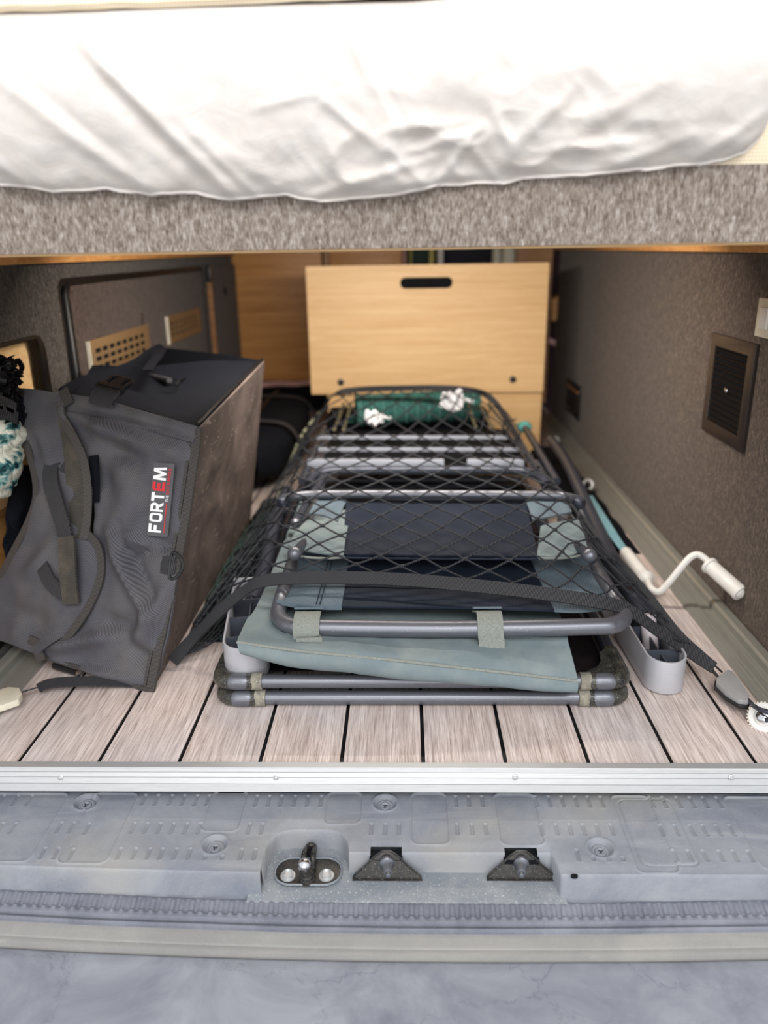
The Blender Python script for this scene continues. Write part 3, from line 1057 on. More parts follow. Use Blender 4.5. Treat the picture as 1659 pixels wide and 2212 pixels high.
# main face
main = panel([[(148, 892), (240, 905), (335, 925), (418, 945)],
              [(185, 985), (265, 1000), (340, 1030), (412, 1060)],
              [(205, 1110), (270, 1130), (335, 1160), (397, 1190)],
              [(190, 1250), (250, 1270), (315, 1300), (374, 1320)],
              [(140, 1350), (200, 1375), (280, 1400), (352, 1420)],
              [(95, 1417), (165, 1440), (250, 1467), (326, 1492)]], 16, 12, 0.0, swell=0.012)
MB().slab(main, 0.004, NF).build('front_panel', M_bag, bag)
# rolled rim along the opening
rim = panel([[(152, 852), (240, 868), (335, 895), (430, 922)], [(150, 872), (240, 886), (334, 912), (427, 936)], [(146, 896), (238, 908), (334, 934), (424, 958)]], 14, 6, 0.007, swell=0.006, cre=[((150, 885), (430, 948), -0.003, 7)])
MB().slab(rim, 0.006, NF).build('rolled_rim', M_bag, bag)
# side that faces right: the dirty brown base of the organiser
A2 = at(568, 780, 'z', 0.42)
A3 = at(537, 1130, 'z', 0.002)
G = []
for j in range(41):
    v_ = j / 40
    row = []
    for i in range(41):
        u_ = i / 40
        a = A0.lerp(A1, v_)
        b = A3.lerp(A2, v_)
        p = a.lerp(b, u_)
        w = math.sin(PI * u_) * math.sin(PI * v_)
        p += Vector((1, 0, 0)) * (-0.006 * w + 0.012 * (0.4 - 1.3 * abs(noise.noise(Vector((u_ * 4 + v_ * 2.5, v_ * 3.2 - u_, 1))))) * w + 0.006 * math.sin(PI * u_ * 3 + v_ * 5) * w * 0.6)
        p.z = max(p.z, 0.002)
        row.append(p)
    G.append(row)
MB().slab(G, 0.004).build('base_panel', M_dirty, bag)
# faint velcro strip on the base
vs_ = [G[int(6 + k * 3)][13 + k // 4] + Vector((0.002, 0, 0)) for k in range(8)]
MB().tape(vs_, Vector((0, 1, 0)), 0.03, 0.0015).build('velcro_strip', M_bagd, bag)
# ragged black edge along the top right
ep = [A1.lerp(A2, k / 16) + Vector((-0.004, 0, 0.001 + 0.003 * noise.noise(Vector((k * 1.3, 0, 0))))) for k in range(17)]
MB().tape(ep, [Vector((0.5, 0, 0.85))] * 17, 0.014, 0.004).build('edge_binding', M_blkr, bag)
# mesh top
TL = onp(152, 855, A0, NF)
BL = at(200, 795, 'z', 0.425)
if BL.x < XL + 0.012:
    BL = at(205, 800, 'x', XL + 0.014)
G = []
for j in range(31):
    v_ = j / 30
    row = []
    for i in range(31):
        u_ = i / 30
        p = TL.lerp(A1, u_).lerp(BL.lerp(A2, u_), v_)
        p.z -= 0.035 * math.sin(PI * v_) ** 0.6 * math.sin(PI * min(1, u_ * 1.0)) ** 0.6 + 0.003 * math.sin(9 * u_ + 5 * v_)
        row.append(p)
    G.append(row)
MB().slab(G, 0.003).build('mesh_top', M_mesh, bag)
# raised back flap of the opening
fl_px = [[(128, 838), (170, 815), (220, 800), (280, 780), (322, 752), (345, 742)], [(160, 862), (200, 838), (245, 826), (300, 808), (345, 780), (360, 752)]]
fz = []
for r_i, r_ in enumerate(fl_px):
    row = []
    for c_i, (a, b) in enumerate(r_):
        yy = 0.44 + 0.11 * c_i + 0.0 * r_i
        p = at(a, b, 'y', yy)
        p.x = max(p.x, XL + 0.012)
        row.append(p)
    fz.append(row)
MB().slab(lerp_grid(fz, 8, 8), 0.004).build('back_flap', M_mesh, bag)
bk_px = [[(335, 748), (400, 756), (480, 765), (568, 779)], [(330, 800), (400, 815), (480, 835), (545, 830)]]
fz = [[at(a, b, 'y', 1.02 - 0.055 * i - 0.02 * j) for i, (a, b) in enumerate(r_)] for j, r_ in enumerate(bk_px)]
MB().slab(lerp_grid(fz, 8, 6), 0.004).build('back_wall', M_mesh, bag)
# inside lining strap with a cord lock
st = [at(a, b, 'z', 0.405) for a, b in ((322, 812), (345, 817), (366, 822))]
MB().tube(crv(st, 5), 0.0065, 10).build('pull_tab', M_web, bag)
st = [at(a, b, 'z', 0.405) for a, b in ((362, 818), (380, 818), (386, 824), (380, 830), (362, 828))]
MB().tube(crv(st, 5), 0.0018, 8).build('wire_loop', M_blk, bag)
sp = [at(a, b, 'z', 0.402) for a, b in ((386, 824), (430, 806), (490, 800), (540, 792))]
MB().tube(crv(sp, 6), 0.002, 6).build('seam_cord', M_blkr, bag)
sp = [at(a, b, 'y', y_) for a, b, y_ in ((318, 800, .62), (335, 775, .74), (352, 752, .86))]
MB().tape(crv(sp, 5), Vector((1, 0.3, 0)), 0.02, 0.002).build('inner_strap', M_mesh, bag)

# flap on the left
flap = panel([[(22, 836), (60, 842), (105, 848), (150, 856)],
              [(48, 905), (90, 905), (135, 905), (163, 915)],
              [(74, 975), (110, 975), (160, 975), (186, 970)],
              [(92, 1060), (125, 1060), (170, 1062), (206, 1060)],
              [(76, 1125), (115, 1130), (170, 1140), (205, 1150)],
              [(38, 1200), (85, 1205), (160, 1200), (229, 1200)],
              [(5, 1265), (60, 1275), (140, 1280), (222, 1275)],
              [(-8, 1330), (50, 1340), (120, 1350), (178, 1350)],
              [(-10, 1378), (30, 1388), (70, 1402), (98, 1412)]], 10, 8, 0.012, amp=0.8, swell=0.004)
MB().slab(flap, 0.004, NF).build('side_flap', M_bag, bag)
MB().tape(px_path([(22, 836), (50, 905), (75, 975), (92, 1060), (76, 1125), (38, 1200), (4, 1268), (-12, 1330)], 0.0145), [NF.cross(Vector((0, 0, 1))).normalized()] * 43, 0.0115, 0.004).build('flap_binding', M_webl, bag)
pth = px_path([(146, 880), (160, 925), (184, 965), (200, 1010), (206, 1070), (204, 1130), (196, 1165)], 0.020)
MB().tape(pth, [NF.cross(Vector((0, 0, 1))).normalized() + NF * 0.5] * len(pth), 0.012, 0.004).build('fold_binding', M_webl, bag)
fold = panel([[(138, 885), (150, 888), (160, 905)], [(150, 960), (168, 962), (190, 968)], [(160, 1050), (180, 1052), (206, 1056)], [(172, 1165), (186, 1164), (198, 1162)]], 5, 8, 0.018, cre=[], ns=0.003)
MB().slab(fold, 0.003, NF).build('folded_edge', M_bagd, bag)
pth = px_path([(200, 1152), (222, 1175), (232, 1210), (228, 1255), (205, 1310), (175, 1355), (145, 1390), (115, 1392), (78, 1378)], 0.0165)
MB().tape(pth, [(Vector((0, 0, 0)) + NF.cross((pth[min(i + 1, len(pth) - 1)] - pth[max(i - 1, 0)]).normalized())) for i in range(len(pth))], 0.0125, 0.004).build('flap_binding', M_webl, bag)
# triangular gusset at the lower left and dark bag body behind it
body = [[at(a, b, 'x', XL + w_) for a, b, w_ in r_] for r_ in (
    [(26, 1008, .010), (62, 1006, .020), (100, 1000, .026)], [(16, 1090, .010), (52, 1092, .030), (100, 1096, .036)],
    [(10, 1165, .010), (44, 1170, .024), (90, 1175, .034)], [(12, 1225, .010), (36, 1232, .032), (70, 1240, .036)])]
g = lerp_grid(body, 6, 6)
for i, r_ in enumerate(g):
    for j, p in enumerate(r_):
        p.x += 0.012 * noise.noise(Vector((i * 0.25, j * 0.2, 7)))
MB().slab(g, 0.004).build('bag_lining', M_mesh, bag)
# handle strap down the flap
hp_ = [onp(a, b, A0, NF) + NF * h for a, b, h in ((136, 992, .014), (128, 1010, .020), (135, 1045, .030), (152, 1090, .036), (166, 1130, .038), (172, 1165, .036))]
MB().tape(crv(hp_, 8), [NF.cross(Vector((0, 0, 1))).normalized()] * 41, 0.026, 0.0025).build('handle_strap', M_web, bag)
hp_ = [onp(a, b, A0, NF) + NF * h for a, b, h in ((174, 1160, .037), (176, 1200, .036), (176, 1250, .033), (176, 1302, .026))]
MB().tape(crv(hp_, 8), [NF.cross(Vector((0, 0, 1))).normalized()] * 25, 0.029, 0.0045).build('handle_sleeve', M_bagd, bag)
MB().tape(crv([onp(a, b, A0, NF) + NF * h for a, b, h in ((140, 995, .016), (150, 1012, .017), (156, 1030, .016))], 4), [NF.cross(Vector((0, 0, 1))).normalized()] * 9, 0.02, 0.002).build('strap_anchor', M_web, bag)
hp_ = [onp(a, b, A0, NF) + NF * h for a, b, h in ((103, 1235, .015), (112, 1222, .024), (130, 1250, .030), (148, 1270, .030), (165, 1282, .027))]
sd_ = [NF.cross((Vector(hp_[min(i // 8 + 1, 4)]) - Vector(hp_[min(i // 8, 3)])).normalized()) for i in range(33)]
MB().tape(crv(hp_, 8), sd_, 0.023, 0.0025).build('lower_handle_strap', M_web, bag)
vp = px_path([(207, 985), (210, 1030), (209, 1085)], 0.006)
MB().tape(vp, [NF.cross(Vector((0, 0, 1))).normalized()] * len(vp), 0.016, 0.003).build('velcro_strip', M_mesh, bag)
vp = px_path([(196, 1355), (212, 1322), (235, 1255)], 0.004)
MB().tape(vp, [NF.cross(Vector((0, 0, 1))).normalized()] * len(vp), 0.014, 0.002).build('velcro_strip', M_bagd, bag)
# piping along the front right edge: two parallel bindings
for dx_, nm_ in ((0, 'corner_binding'), (-14, 'corner_piping')):
    pth = px_path([(430 + dx_, 924), (424 + dx_, 985), (413 + dx_, 1060), (399 + dx_, 1150), (382 + dx_, 1240), (362 + dx_, 1330), (340 + dx_, 1430), (328 + dx_, 1492)], 0.004 if dx_ == 0 else 0.003)
    MB().tape(pth, [NF.cross(Vector((0, 0, 1))).normalized()] * len(pth), 0.0135 if dx_ == 0 else 0.005, 0.006).build(nm_, M_webl, bag)
pth = px_path([(95, 1415), (165, 1438), (250, 1464), (326, 1490)], 0.004)
MB().tape(pth, [Vector((0, 0, 1))] * len(pth), 0.008, 0.006).build('bottom_binding', M_webl, bag)
for q_ in ([(150, 846), (156, 862), (164, 878)], [(140, 878), (143, 888), (150, 900)], [(96, 1400), (101, 1412), (106, 1424)]):
    pth = px_path(q_, 0.017, k=4)
    MB().tape(pth, [NF.cross(Vector((0, 0, 1))).normalized()] * len(pth), 0.016, 0.004).build('binding_end', M_webl, bag)
# D ring and its loop
dc = onp(372, 1221, A0, NF) + NF * 0.009
ex = NF.cross(Vector((0, 0, 1))).normalized()
if ex.x < 0:
    ex = -ex
ey = ex.cross(NF).normalized()
if ey.z < 0:
    ey = -ey
MB().tape(crv([dc - ex * 0.014, dc + ex * 0.002 + NF * 0.003, dc + ex * 0.010 + NF * 0.0], 4), [ey] * 9, 0.028, 0.003).build('ring_loop', M_web, bag)
dr = [dc + ex * 0.004 + ey * 0.018 + NF * 0.003, dc + ex * 0.016 + ey * 0.017 + NF * 0.003, dc + ex * 0.024 + ey * 0.006 + NF * 0.003, dc + ex * 0.024 - ey * 0.006 + NF * 0.003, dc + ex * 0.016 - ey * 0.017 + NF * 0.003, dc + ex * 0.004 - ey * 0.018 + NF * 0.003]
MB().tube(crv(dr, 5, True), 0.0024, 8, True).build('d_ring', M_blk, bag)
# buckle on the rim
bc = onp(248, 845, A0, NF) + NF * 0.008
bx_ = (onp(282, 866, A0, NF) - onp(212, 848, A0, NF)).normalized()
by_ = (Vector((0.25, 0.85, 0.30))).normalized()
bn_ = bx_.cross(by_).normalized()
if bn_.z < 0:
    bn_ = -bn_
by_ = bn_.cross(bx_)
if by_.y < 0: by_ = -by_


def bk_(x, y, d):
    return bc + bx_ * x + by_ * y + bn_ * d


b = MB().plate(rrect(-0.024, -0.012, 0.024, 0.004, 0.003, 3), [], lambda x, y, d: bk_(x, y, d), 0.010)
b.build('buckle', M_blk, bag, True, 0.001)
b = MB().plate(rrect(-0.021, 0.0045, 0.021, 0.036, 0.008, 4), [rrect(-0.017, 0.008, -0.008, 0.031, 0.003, 3), rrect(0.008, 0.008, 0.017, 0.031, 0.003, 3)], lambda x, y, d: bk_(x, y, d), 0.007)
b.build('buckle_prongs', M_blk, bag, True, 0.001)
MB().tape([bk_(-0.0, -0.010, 0.006), bk_(0, -0.022, 0.003), bk_(0, -0.034, -0.010)], [bx_] * 3, 0.044, 0.003).build('buckle_strap', M_web, bag)
MB().tube([bk_(-0.02, -0.004, 0.0112), bk_(0.02, -0.004, 0.0112)], 0.0015, 6).build('buckle_rib', M_blk, bag)

# logo label, reading from bottom to top
lb0 = onp(352, 1159, A0, NF); lb1 = onp(367, 1003, A0, NF)
e1 = (lb1 - lb0).normalized()
e2 = NF.cross(e1).normalized()
if e2.x > 0:
    e2 = -e2
LL = (lb1 - lb0).length
LO = lb0 + NF * 0.0165
LW = 0.037


def lab(x, y, d):
    return LO + e1 * x + e2 * y + NF * d


lp = MB().plate(rrect(0, -LW / 2, LL, LW / 2, 0.003, 3), [], lambda x, y, d: lab(x, y, d), 0.0012).build('logo_label', M_patch, bag)
lp['label'] = 'grey logo label with white and red lettering'


def text3(txt, size, x, y, h, m, parent, to3, name='lettering', sx=1.0, off=0.0, shear=0.0, width=None):
    cu = bpy.data.curves.new('txt', 'FONT')
    cu.body = txt
    cu.size = size
    cu.offset = off
    cu.shear = shear
    to = bpy.data.objects.new('txt', cu)
    C.objects.link(to)
    dg = bpy.context.evaluated_depsgraph_get()
    me = to.evaluated_get(dg).to_mesh()
    vv = [Vector(q.co) for q in me.vertices]
    ff = [tuple(p.vertices) for p in me.polygons]
    to.evaluated_get(dg).to_mesh_clear()
    bpy.data.objects.remove(to)
    wd_ = max(p.x for p in vv) - min(p.x for p in vv)
    x0_ = min(p.x for p in vv)
    if width:
        sx = width / wd_
    b = MB()
    b.add([to3(x + (p.x - x0_) * sx, y + p.y, h) for p in vv], ff)
    b.add([to3(x + (p.x - x0_) * sx, y + p.y, h - 0.0004) for p in vv], [tuple(reversed(q)) for q in ff])
    return b.build(name, m, parent, False)


xx = 0.006
seg_w = (LL - 0.012)


def glyph(ch, x, wd, h, m, yb=-0.0062):
    """blocky logo capital: outline and holes in a unit cell, stroke 0.26"""
    t = 0.225
    def arc(cx, cy, rx, ry, a0, a1, n=8):
        return [(cx + rx * math.cos(math.radians(a0 + (a1 - a0) * k / n)), cy + ry * math.sin(math.radians(a0 + (a1 - a0) * k / n))) for k in range(n + 1)]
    H_ = []
    if ch == 'F':
        O = [(0, 0), (t, 0), (t, .36), (.8, .36), (.8, .60), (t, .60), (t, .77), (.95, .77), (.95, 1), (0, 1)]
    elif ch == 'O':
        O = rrect(0, 0, 1, 1, 0.3, 6); H_ = [rrect(t, .22, 1 - t, .78, 0.12, 4)]
    elif ch == 'R':
        O = [(0, 0), (t, 0), (t, .34), (.46, .34), (.72, 0), (1.04, 0), (.74, .38)] + arc(.66, .69, .32, .31, -60, 90) + [(0, 1)]
        H_ = [[(t, .56), (.58, .56), (.68, .61), (.68, .73), (.58, .79), (t, .79)]]
    elif ch == 'T':
        O = [(.36, 0), (.64, 0), (.64, .76), (1, .76), (1, 1), (0, 1), (0, .76), (.36, .76)]
    elif ch == 'E':
        O = [(0, 0), (1, 0), (1, .23), (t, .23), (t, .39), (.86, .39), (.86, .61), (t, .61), (t, .77), (1, .77), (1, 1), (.22, 1), (0, .80)]
    else:
        O = [(0, 0), (.2, 0), (.24, .62), (.42, 0), (.58, 0), (.76, .62), (.8, 0), (1, 0), (.92, 1), (.68, 1), (.5, .42), (.32, 1), (.08, 1)]
    return MB().plate([(x + p[0] * wd, yb + p[1] * h) for p in O], [[(x + p[0] * wd, yb + p[1] * h) for p in q] for q in H_], lambda a, b, d: lab(a, b, 0.0016 + d), 0.0005).build('letter', m, lp, False)


cell = seg_w / 6.35
for k_, (ch, m_) in enumerate(zip('FORTEM', (M_whitep, M_whitep, M_whitep, M_whitep, M_red, M_whitep))):
    glyph(ch, xx + cell * 1.0 * k_ + (0.0 if k_ < 5 else 0), cell * (0.86 if k_ < 5 else 1.3), LW * 0.60, m_)
text3('THE', LW * 0.20, xx + seg_w * 0.47, -0.0140, 0.0022, M_whitep, lp, lab, 'tagline', width=seg_w * 0.10)
text3('EXTRAMILE', LW * 0.20, xx + seg_w * 0.585, -0.0140, 0.0022, M_red, lp, lab, 'tagline', width=seg_w * 0.395)
MB().plate([(xx, -0.0120), (xx + seg_w * 0.45, -0.0120), (xx + seg_w * 0.45, -0.0108), (xx, -0.0108)], [], lambda x, y, d: lab(x, y, 0.0018 + d), 0.0004).build('red_line', M_red, lp)

# buckle and webbing lying on the floor by the bag
c = at(140, 1446, 'z', 0.014)
cl = thing('strap_slider', 'black ribbed plastic strap slider lying under the front corner of the bag', 'buckle', (c.x, c.y, 0.0))
d1 = (at(172, 1452, 'z', 0.008) - at(118, 1432, 'z', 0.012)).normalized()
a_, b_ = at(118, 1437, 'z', 0.010), at(168, 1452, 'z', 0.007)
MB().tube(crv([a_, a_.lerp(b_, .5), b_], 3), 0.0065, 14).build('barrel', M_blk, cl)
MB().tube([b_ + d1 * 0.001, b_ + d1 * 0.004], 0.0058, 12).build('metal_end', M_steel, cl)

# ------------------------------------------------------------------ clothes bundle in a net, left edge
cl = thing('clothes_bundle', 'leaf-print teal clothes bundled in a black net at the left edge', 'clothes', (XL + 0.04, 0.38, 0.20))


def blob(name, c, rx, ry, rz, m, parent, amp=0.2, fr=14, seed=0, n=28):
    b = MB()
    G = []
    for i in range(n + 1):
        th = PI * i / n
        row = []
        for j in range(n * 2 + 1):
            ph = 2 * PI * (j % (n * 2)) / (n * 2)
            d = Vector((math.sin(th) * math.cos(ph), math.sin(th) * math.sin(ph), math.cos(th)))
            k = 1 + amp * noise.noise(Vector((d.x * fr * 0.15 + seed, d.y * fr * 0.15, d.z * fr * 0.3))) + amp * 0.6 * noise.noise(Vector((d.x * 4 + seed, d.y * 4, d.z * 5)))
            row.append(Vector(c) + Vector((d.x * rx * k, d.y * ry * k, d.z * rz * k)))
        G.append(row)
    b.grid(G)
    return b.build(name, m, parent)


def cpt(px, py, x=XL + 0.03):
    return at(px, py, 'x', x)


blob('printed_cloth', cpt(8, 1000), 0.022, 0.05, 0.045, M_leaf, cl, 0.22, 8, 1)
blob('printed_cloth', cpt(18, 945), 0.022, 0.045, 0.028, M_leaf, cl, 0.25, 8, 5)
blob('printed_cloth', cpt(-2, 1035), 0.02, 0.035, 0.03, M_leaf, cl, 0.22, 8, 9)
blob('dark_cloth', cpt(28, 895), 0.018, 0.04, 0.03, M_mesh, cl, 0.4, 24, 3)
m = MB()
for k in range(46):
    a = random.uniform(0, 2 * PI)
    c = cpt(8 + random.uniform(-14, 22), 825 + random.uniform(-42, 38))
    rr = random.uniform(0.008, 0.016)
    pts = [c + Vector((random.uniform(-.010, .014), math.cos(a + q * 1.3) * rr, math.sin(a + q * 1.3) * rr)) for q in range(4)]
    m.tape(crv(pts, 4), Vector((1, 0.2, 0.3)), 0.009, 0.0012)
tag(m.build('ruffled_net', M_blkr, cl), kind='stuff')
blob('dark_core', cpt(2, 835, XL + 0.022), 0.016, 0.035, 0.04, M_mesh, cl, 0.3, 20, 2)
for q_ in ([(-10, 868), (12, 872), (34, 884)], [(-10, 892), (14, 892), (38, 905)]):
    MB().tape(crv([cpt(a, b, XL + 0.05 ) for a, b in q_], 5), Vector((0, 0, 1)), 0.020, 0.002).build('strap', M_web, cl)

# ------------------------------------------------------------------ dark holdall behind the bag
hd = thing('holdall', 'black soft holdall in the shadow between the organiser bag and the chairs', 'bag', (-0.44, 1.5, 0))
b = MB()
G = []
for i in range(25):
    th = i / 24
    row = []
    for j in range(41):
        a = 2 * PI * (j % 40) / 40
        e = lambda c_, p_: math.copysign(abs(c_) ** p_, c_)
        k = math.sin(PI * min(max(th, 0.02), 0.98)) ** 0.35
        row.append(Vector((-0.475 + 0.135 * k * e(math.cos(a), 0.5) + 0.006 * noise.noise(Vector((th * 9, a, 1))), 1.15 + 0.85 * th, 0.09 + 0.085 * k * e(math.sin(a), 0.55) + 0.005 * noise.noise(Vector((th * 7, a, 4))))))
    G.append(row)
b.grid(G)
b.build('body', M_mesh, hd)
MB().tape(crv([Vector((-0.46, 1.16, 0.165)), Vector((-0.47, 1.4, 0.180)), Vector((-0.48, 1.7, 0.178)), Vector((-0.48, 1.9, 0.172))], 8), Vector((1, 0, 0)), 0.012, 0.002).build('zip', M_blkr, hd)
for y_ in (1.35, 1.75):
    MB().tape(crv([Vector((-0.60, y_, 0.14)), Vector((-0.56, y_, 0.172)), Vector((-0.48, y_, 0.181)), Vector((-0.38, y_, 0.172)), Vector((-0.338, y_, 0.13)), Vector((-0.337, y_, 0.08))], 5), Vector((0, 1, 0)), 0.03, 0.002).build('strap', M_web, hd)

# ------------------------------------------------------------------ folded chairs
XA, XB = -0.300, 0.300


def frame(parent, z, y0, y1, dx0=0.0, dx1=0.0):
    r = 0.0105
    P = [Vector((XA + dx0 + 0.0, y0 + 0.03, z)), Vector((XA + dx0, y1, z)), Vector((XB + dx1, y1, z)), Vector((XB + dx1, y0 + 0.03, z))]
    MB().tube([Vector((XA + dx0 + 0.045, y0, z)), Vector((XB + dx1 - 0.045, y0, z))], r, 16).build('front_tube', M_tube, parent)
    for s, x in ((1, XA + dx0), (-1, XB + dx1)):
        MB().tube(crv([Vector((x, y0 + 0.045, z)), Vector((x, (y0 + y1) / 2, z)), Vector((x, y1, z))], 3), r, 12).build('side_tube', M_tubed, parent)
        # corner fitting: a sleeve with an elbow and a raised oval
        e = MB()
        cor = [Vector((x + s * 0.062, y0, z)), Vector((x + s * 0.022, y0, z)), Vector((x + s * 0.006, y0 + 0.006, z)), Vector((x, y0 + 0.022, z)), Vector((x, y0 + 0.085, z))]
        e.tube(crv(cor, 6), [0.0130] * 25, 16)
        # web plate inside the elbow
        w = [(x + s * 0.006, y0 + 0.006), (x + s * 0.060, y0 + 0.006), (x + s * 0.046, y0 + 0.020), (x + s * 0.032, y0 + 0.030), (x + s * 0.024, y0 + 0.046), (x + s * 0.020, y0 + 0.072), (x + s * 0.006, y0 + 0.085)]
        if s < 0:
            w = w[::-1]
        e.plate(w, [], lambda a, b_, d: Vector((a, b_, z + 0.008 - d)), 0.014)
        fit = e.build('corner_fitting', M_dust_corner, parent, True, 0, 50)
        MB().tube([Vector((x + s * 0.050, y0, z)), Vector((x + s * 0.066, y0, z))], 0.0132, 16).build('sleeve', M_khaki, fit)
        MB().tube([Vector((x + s * (0.010 + 0.042 * k / 12), y0 - 0.0014, z + 0.0006)) for k in range(13)], [0.0128 * math.sqrt(max(0.02, 1 - ((k - 6) / 6.2) ** 4)) for k in range(13)], 18).build('oval_window', M_tube, fit)
    MB().tube([Vector((XA + dx0, y1, z)), Vector((XB + dx1, y1, z))], r, 12).build('back_tube', M_tube, parent)


def armrest(parent, a, b, w, z0, z1, lbl=None):
    """long hollow armrest: rounded trough with cross ribs, open side up"""
    a, b = Vector(a), Vector(b)
    d = (b - a).normalized()
    q = Vector((-d.y, d.x, 0)).normalized()
    L = (b - a).length
    def outline(r, inset):
        pts = []
        for k in range(13):
            t = PI * k / 12
            pts.append((inset - math.sin(t) * (r) + r * 0 + w / 2, -math.cos(t) * r))
        pts.append((L - inset * 0 - 0.003, r)); pts.append((L - 0.003, -r))
        return pts
    o = outline(w / 2, 0.0)
    i = outline(w / 2 - 0.0032, 0.0)
    i[-2] = (L - 0.006, i[-2][1]); i[-1] = (L - 0.006, i[-1][1])
    to = lambda x, y, dd: Vector((a.x, a.y, 0)) + Vector((d.x, d.y, 0)) * x + q * y + Vector((0, 0, z1 + (b.z - a.z) * x / L - dd))
    ar = MB().plate(o, [i], to, z1 - z0).build('armrest', M_arm, parent, True, 0.0008, 30)
    m = MB().plate(i, [], lambda x, y, dd: to(x, y, (z1 - z0) * 0.86 + dd * 0.1), 0.01)
    m.build('trough_floor', M_armi, ar, False)
    nr_ = max(3, int((L - w) / 0.07))
    for k in range(nr_):
        x = w * 0.75 + (L - w) * k / nr_
        m = MB()
        hw = w / 2 - 0.0034
        m.plate([(x, -hw), (x + 0.0022, -hw), (x + 0.0022, hw), (x, hw)], [], lambda xx, yy, dd: to(xx, yy, 0.006 + dd), (z1 - z0) * 0.7)
        m.build('cross_rib', M_armi, ar, False)
    m = MB().plate([(w * 0.3, -0.001), (L * 0.9, -0.001), (L * 0.9, 0.001), (w * 0.3, 0.001)], [], lambda xx, yy, dd: to(xx, yy, 0.012 + dd), (z1 - z0) * 0.6)
    m.build('long_rib', M_armi, ar, False)
    return ar


def cloth_slab(name, rows, th, m, parent, nu=10, nv=8, wr=0.002, fr=18):
    g = lerp_grid(rows, nu, nv)
    for r_ in g:
        for p in r_:
            p.z += wr * noise.noise(p * fr)
            p.y += wr * 0.5 * noise.noise(p * fr + Vector((5, 5, 5)))
    return MB().slab(g, th).build(name, m, parent)


ch1 = thing('folding_chair', 'lower folded camping chair whose padded grey-green seat droops over its base tube', 'chair', (0.0, 0.6, 0.0), 'folded camping chairs stacked under the net')
frame(ch1, 0.0132, 0.143, 1.22)
MB().box((XA + 0.012, 0.20, 0.0245), (XB - 0.012, 1.16, 0.0275)).build('under_cloth', M_navyd, ch1, True, 0.001)
# padded seat, drooping at the front
low = [at(a, b, 'y', y_) for a, b, y_ in ((528, 1408, .132), (640, 1437, .128), (760, 1450, .122), (880, 1463, .116), (1000, 1473, .114), (1120, 1483, .114), (1243, 1490, .116))]
seam = [at(a, b, 'y', y_) for a, b, y_ in ((513, 1388, .128), (640, 1406, .120), (760, 1418, .114), (880, 1430, .110), (1000, 1444, .108), (1120, 1457, .108), (1246, 1472, .112))]
mid = [at(a, b, 'y', y_) for a, b, y_ in ((532, 1345, .20), (640, 1378, .158), (760, 1384, .155), (880, 1390, .152), (1000, 1396, .150), (1120, 1400, .150), (1229, 1402, .152))]
bck = [at(a, b, 'y', y_) for a, b, y_ in ((566, 1287, .30), (650, 1318, .255), (760, 1322, .25), (880, 1325, .25), (1000, 1328, .248), (1120, 1328, .245), (1208, 1328, .245))]
far = [p + Vector((0, 0.5, 0.0)) for p in bck]
bot = [p + Vector((0.004, 0.09, 0.002)) for p in low]
bot2 = [p + Vector((0.004, 0.55, 0.03)) for p in low]
g = lerp_grid([bot2, bot, low, seam, mid, bck, far], 12, 10)
for r_ in g:
    for p in r_:
        p += Vector((0, -0.3, 1)).normalized() * (0.0028 * noise.noise(p * 16) + 0.0014 * noise.noise(p * 40))
        if p.y > 0.17: p.z = min(p.z, 0.103 if p.x > -0.21 else 0.125)
pad = MB().slab(g, 0.003).build('seat_pad', M_green, ch1)
MB().tube([p + Vector((0, -0.0030, 0.0022)) for p in crv(seam, 10)], 0.0024, 8).build('seam_piping', M_velcro, pad)
rs = [bck[-1], mid[-1], seam[-1], low[-1]]
MB().tape([p + Vector((-0.004, -0.001, 0.002)) for p in crv(rs, 8)], [Vector((1, 0, 0))] * 25, 0.010, 0.0016).build('edge_stitching', M_greens, pad)
tp = [at(584, 1300, 'y', .322), at(562, 1345, 'y', .215), at(548, 1358, 'y', .19)]
MB().tube(crv([p + Vector((0, 0, 0.002)) for p in tp], 4), 0.0012, 6).build('stitching', M_greens, pad)
armrest(ch1, (-0.264, 0.151, 0), (-0.300, 0.42, 0.0), 0.068, 0.036, 0.091)
pv = at(546, 1295, 'y', 0.36)
MB().tube([pv + Vector((-0.004, -0.02, -0.045)), pv + Vector((0.0, 0.0, -0.004))], 0.0125, 18).build('pivot_post', M_pearl, ch1)
MB().tube(crv([pv + Vector((-0.001, 0.002, -0.006)), at(575, 1215, 'y', .50), at(592, 1130, 'y', .66), at(620, 1060, 'y', .85)], 8), 0.0145, 14).build('arm_tube', M_tubed, ch1)

ch2 = thing('folding_chair', 'upper folded camping chair, its curved front tube held by two grey-green velcro straps', 'chair', (0.02, 0.6, 0.026), 'folded camping chairs stacked under the net')
frame(ch2, 0.0395, 0.146, 1.20, -0.004, 0.001)
armrest(ch2, (0.378, 0.168, 0), (0.352, 0.80, 0.03), 0.062, 0.002, 0.056)
pv = at(1408, 1335, 'z', 0.075)
MB().tube([pv + Vector((0.0, -0.01, -0.05)), pv + Vector((-0.004, 0.01, 0.003))], 0.0125, 18).build('pivot_post', M_pearl, ch2)
MB().tube(crv([pv + Vector((-0.006, 0.02, -0.002)), at(1335, 1230, 'z', .085), at(1285, 1130, 'z', .10), at(1225, 1000, 'z', .11), at(1190, 950, 'z', .12)], 8), 0.014, 14).build('arm_tube', M_tubed, ch2)
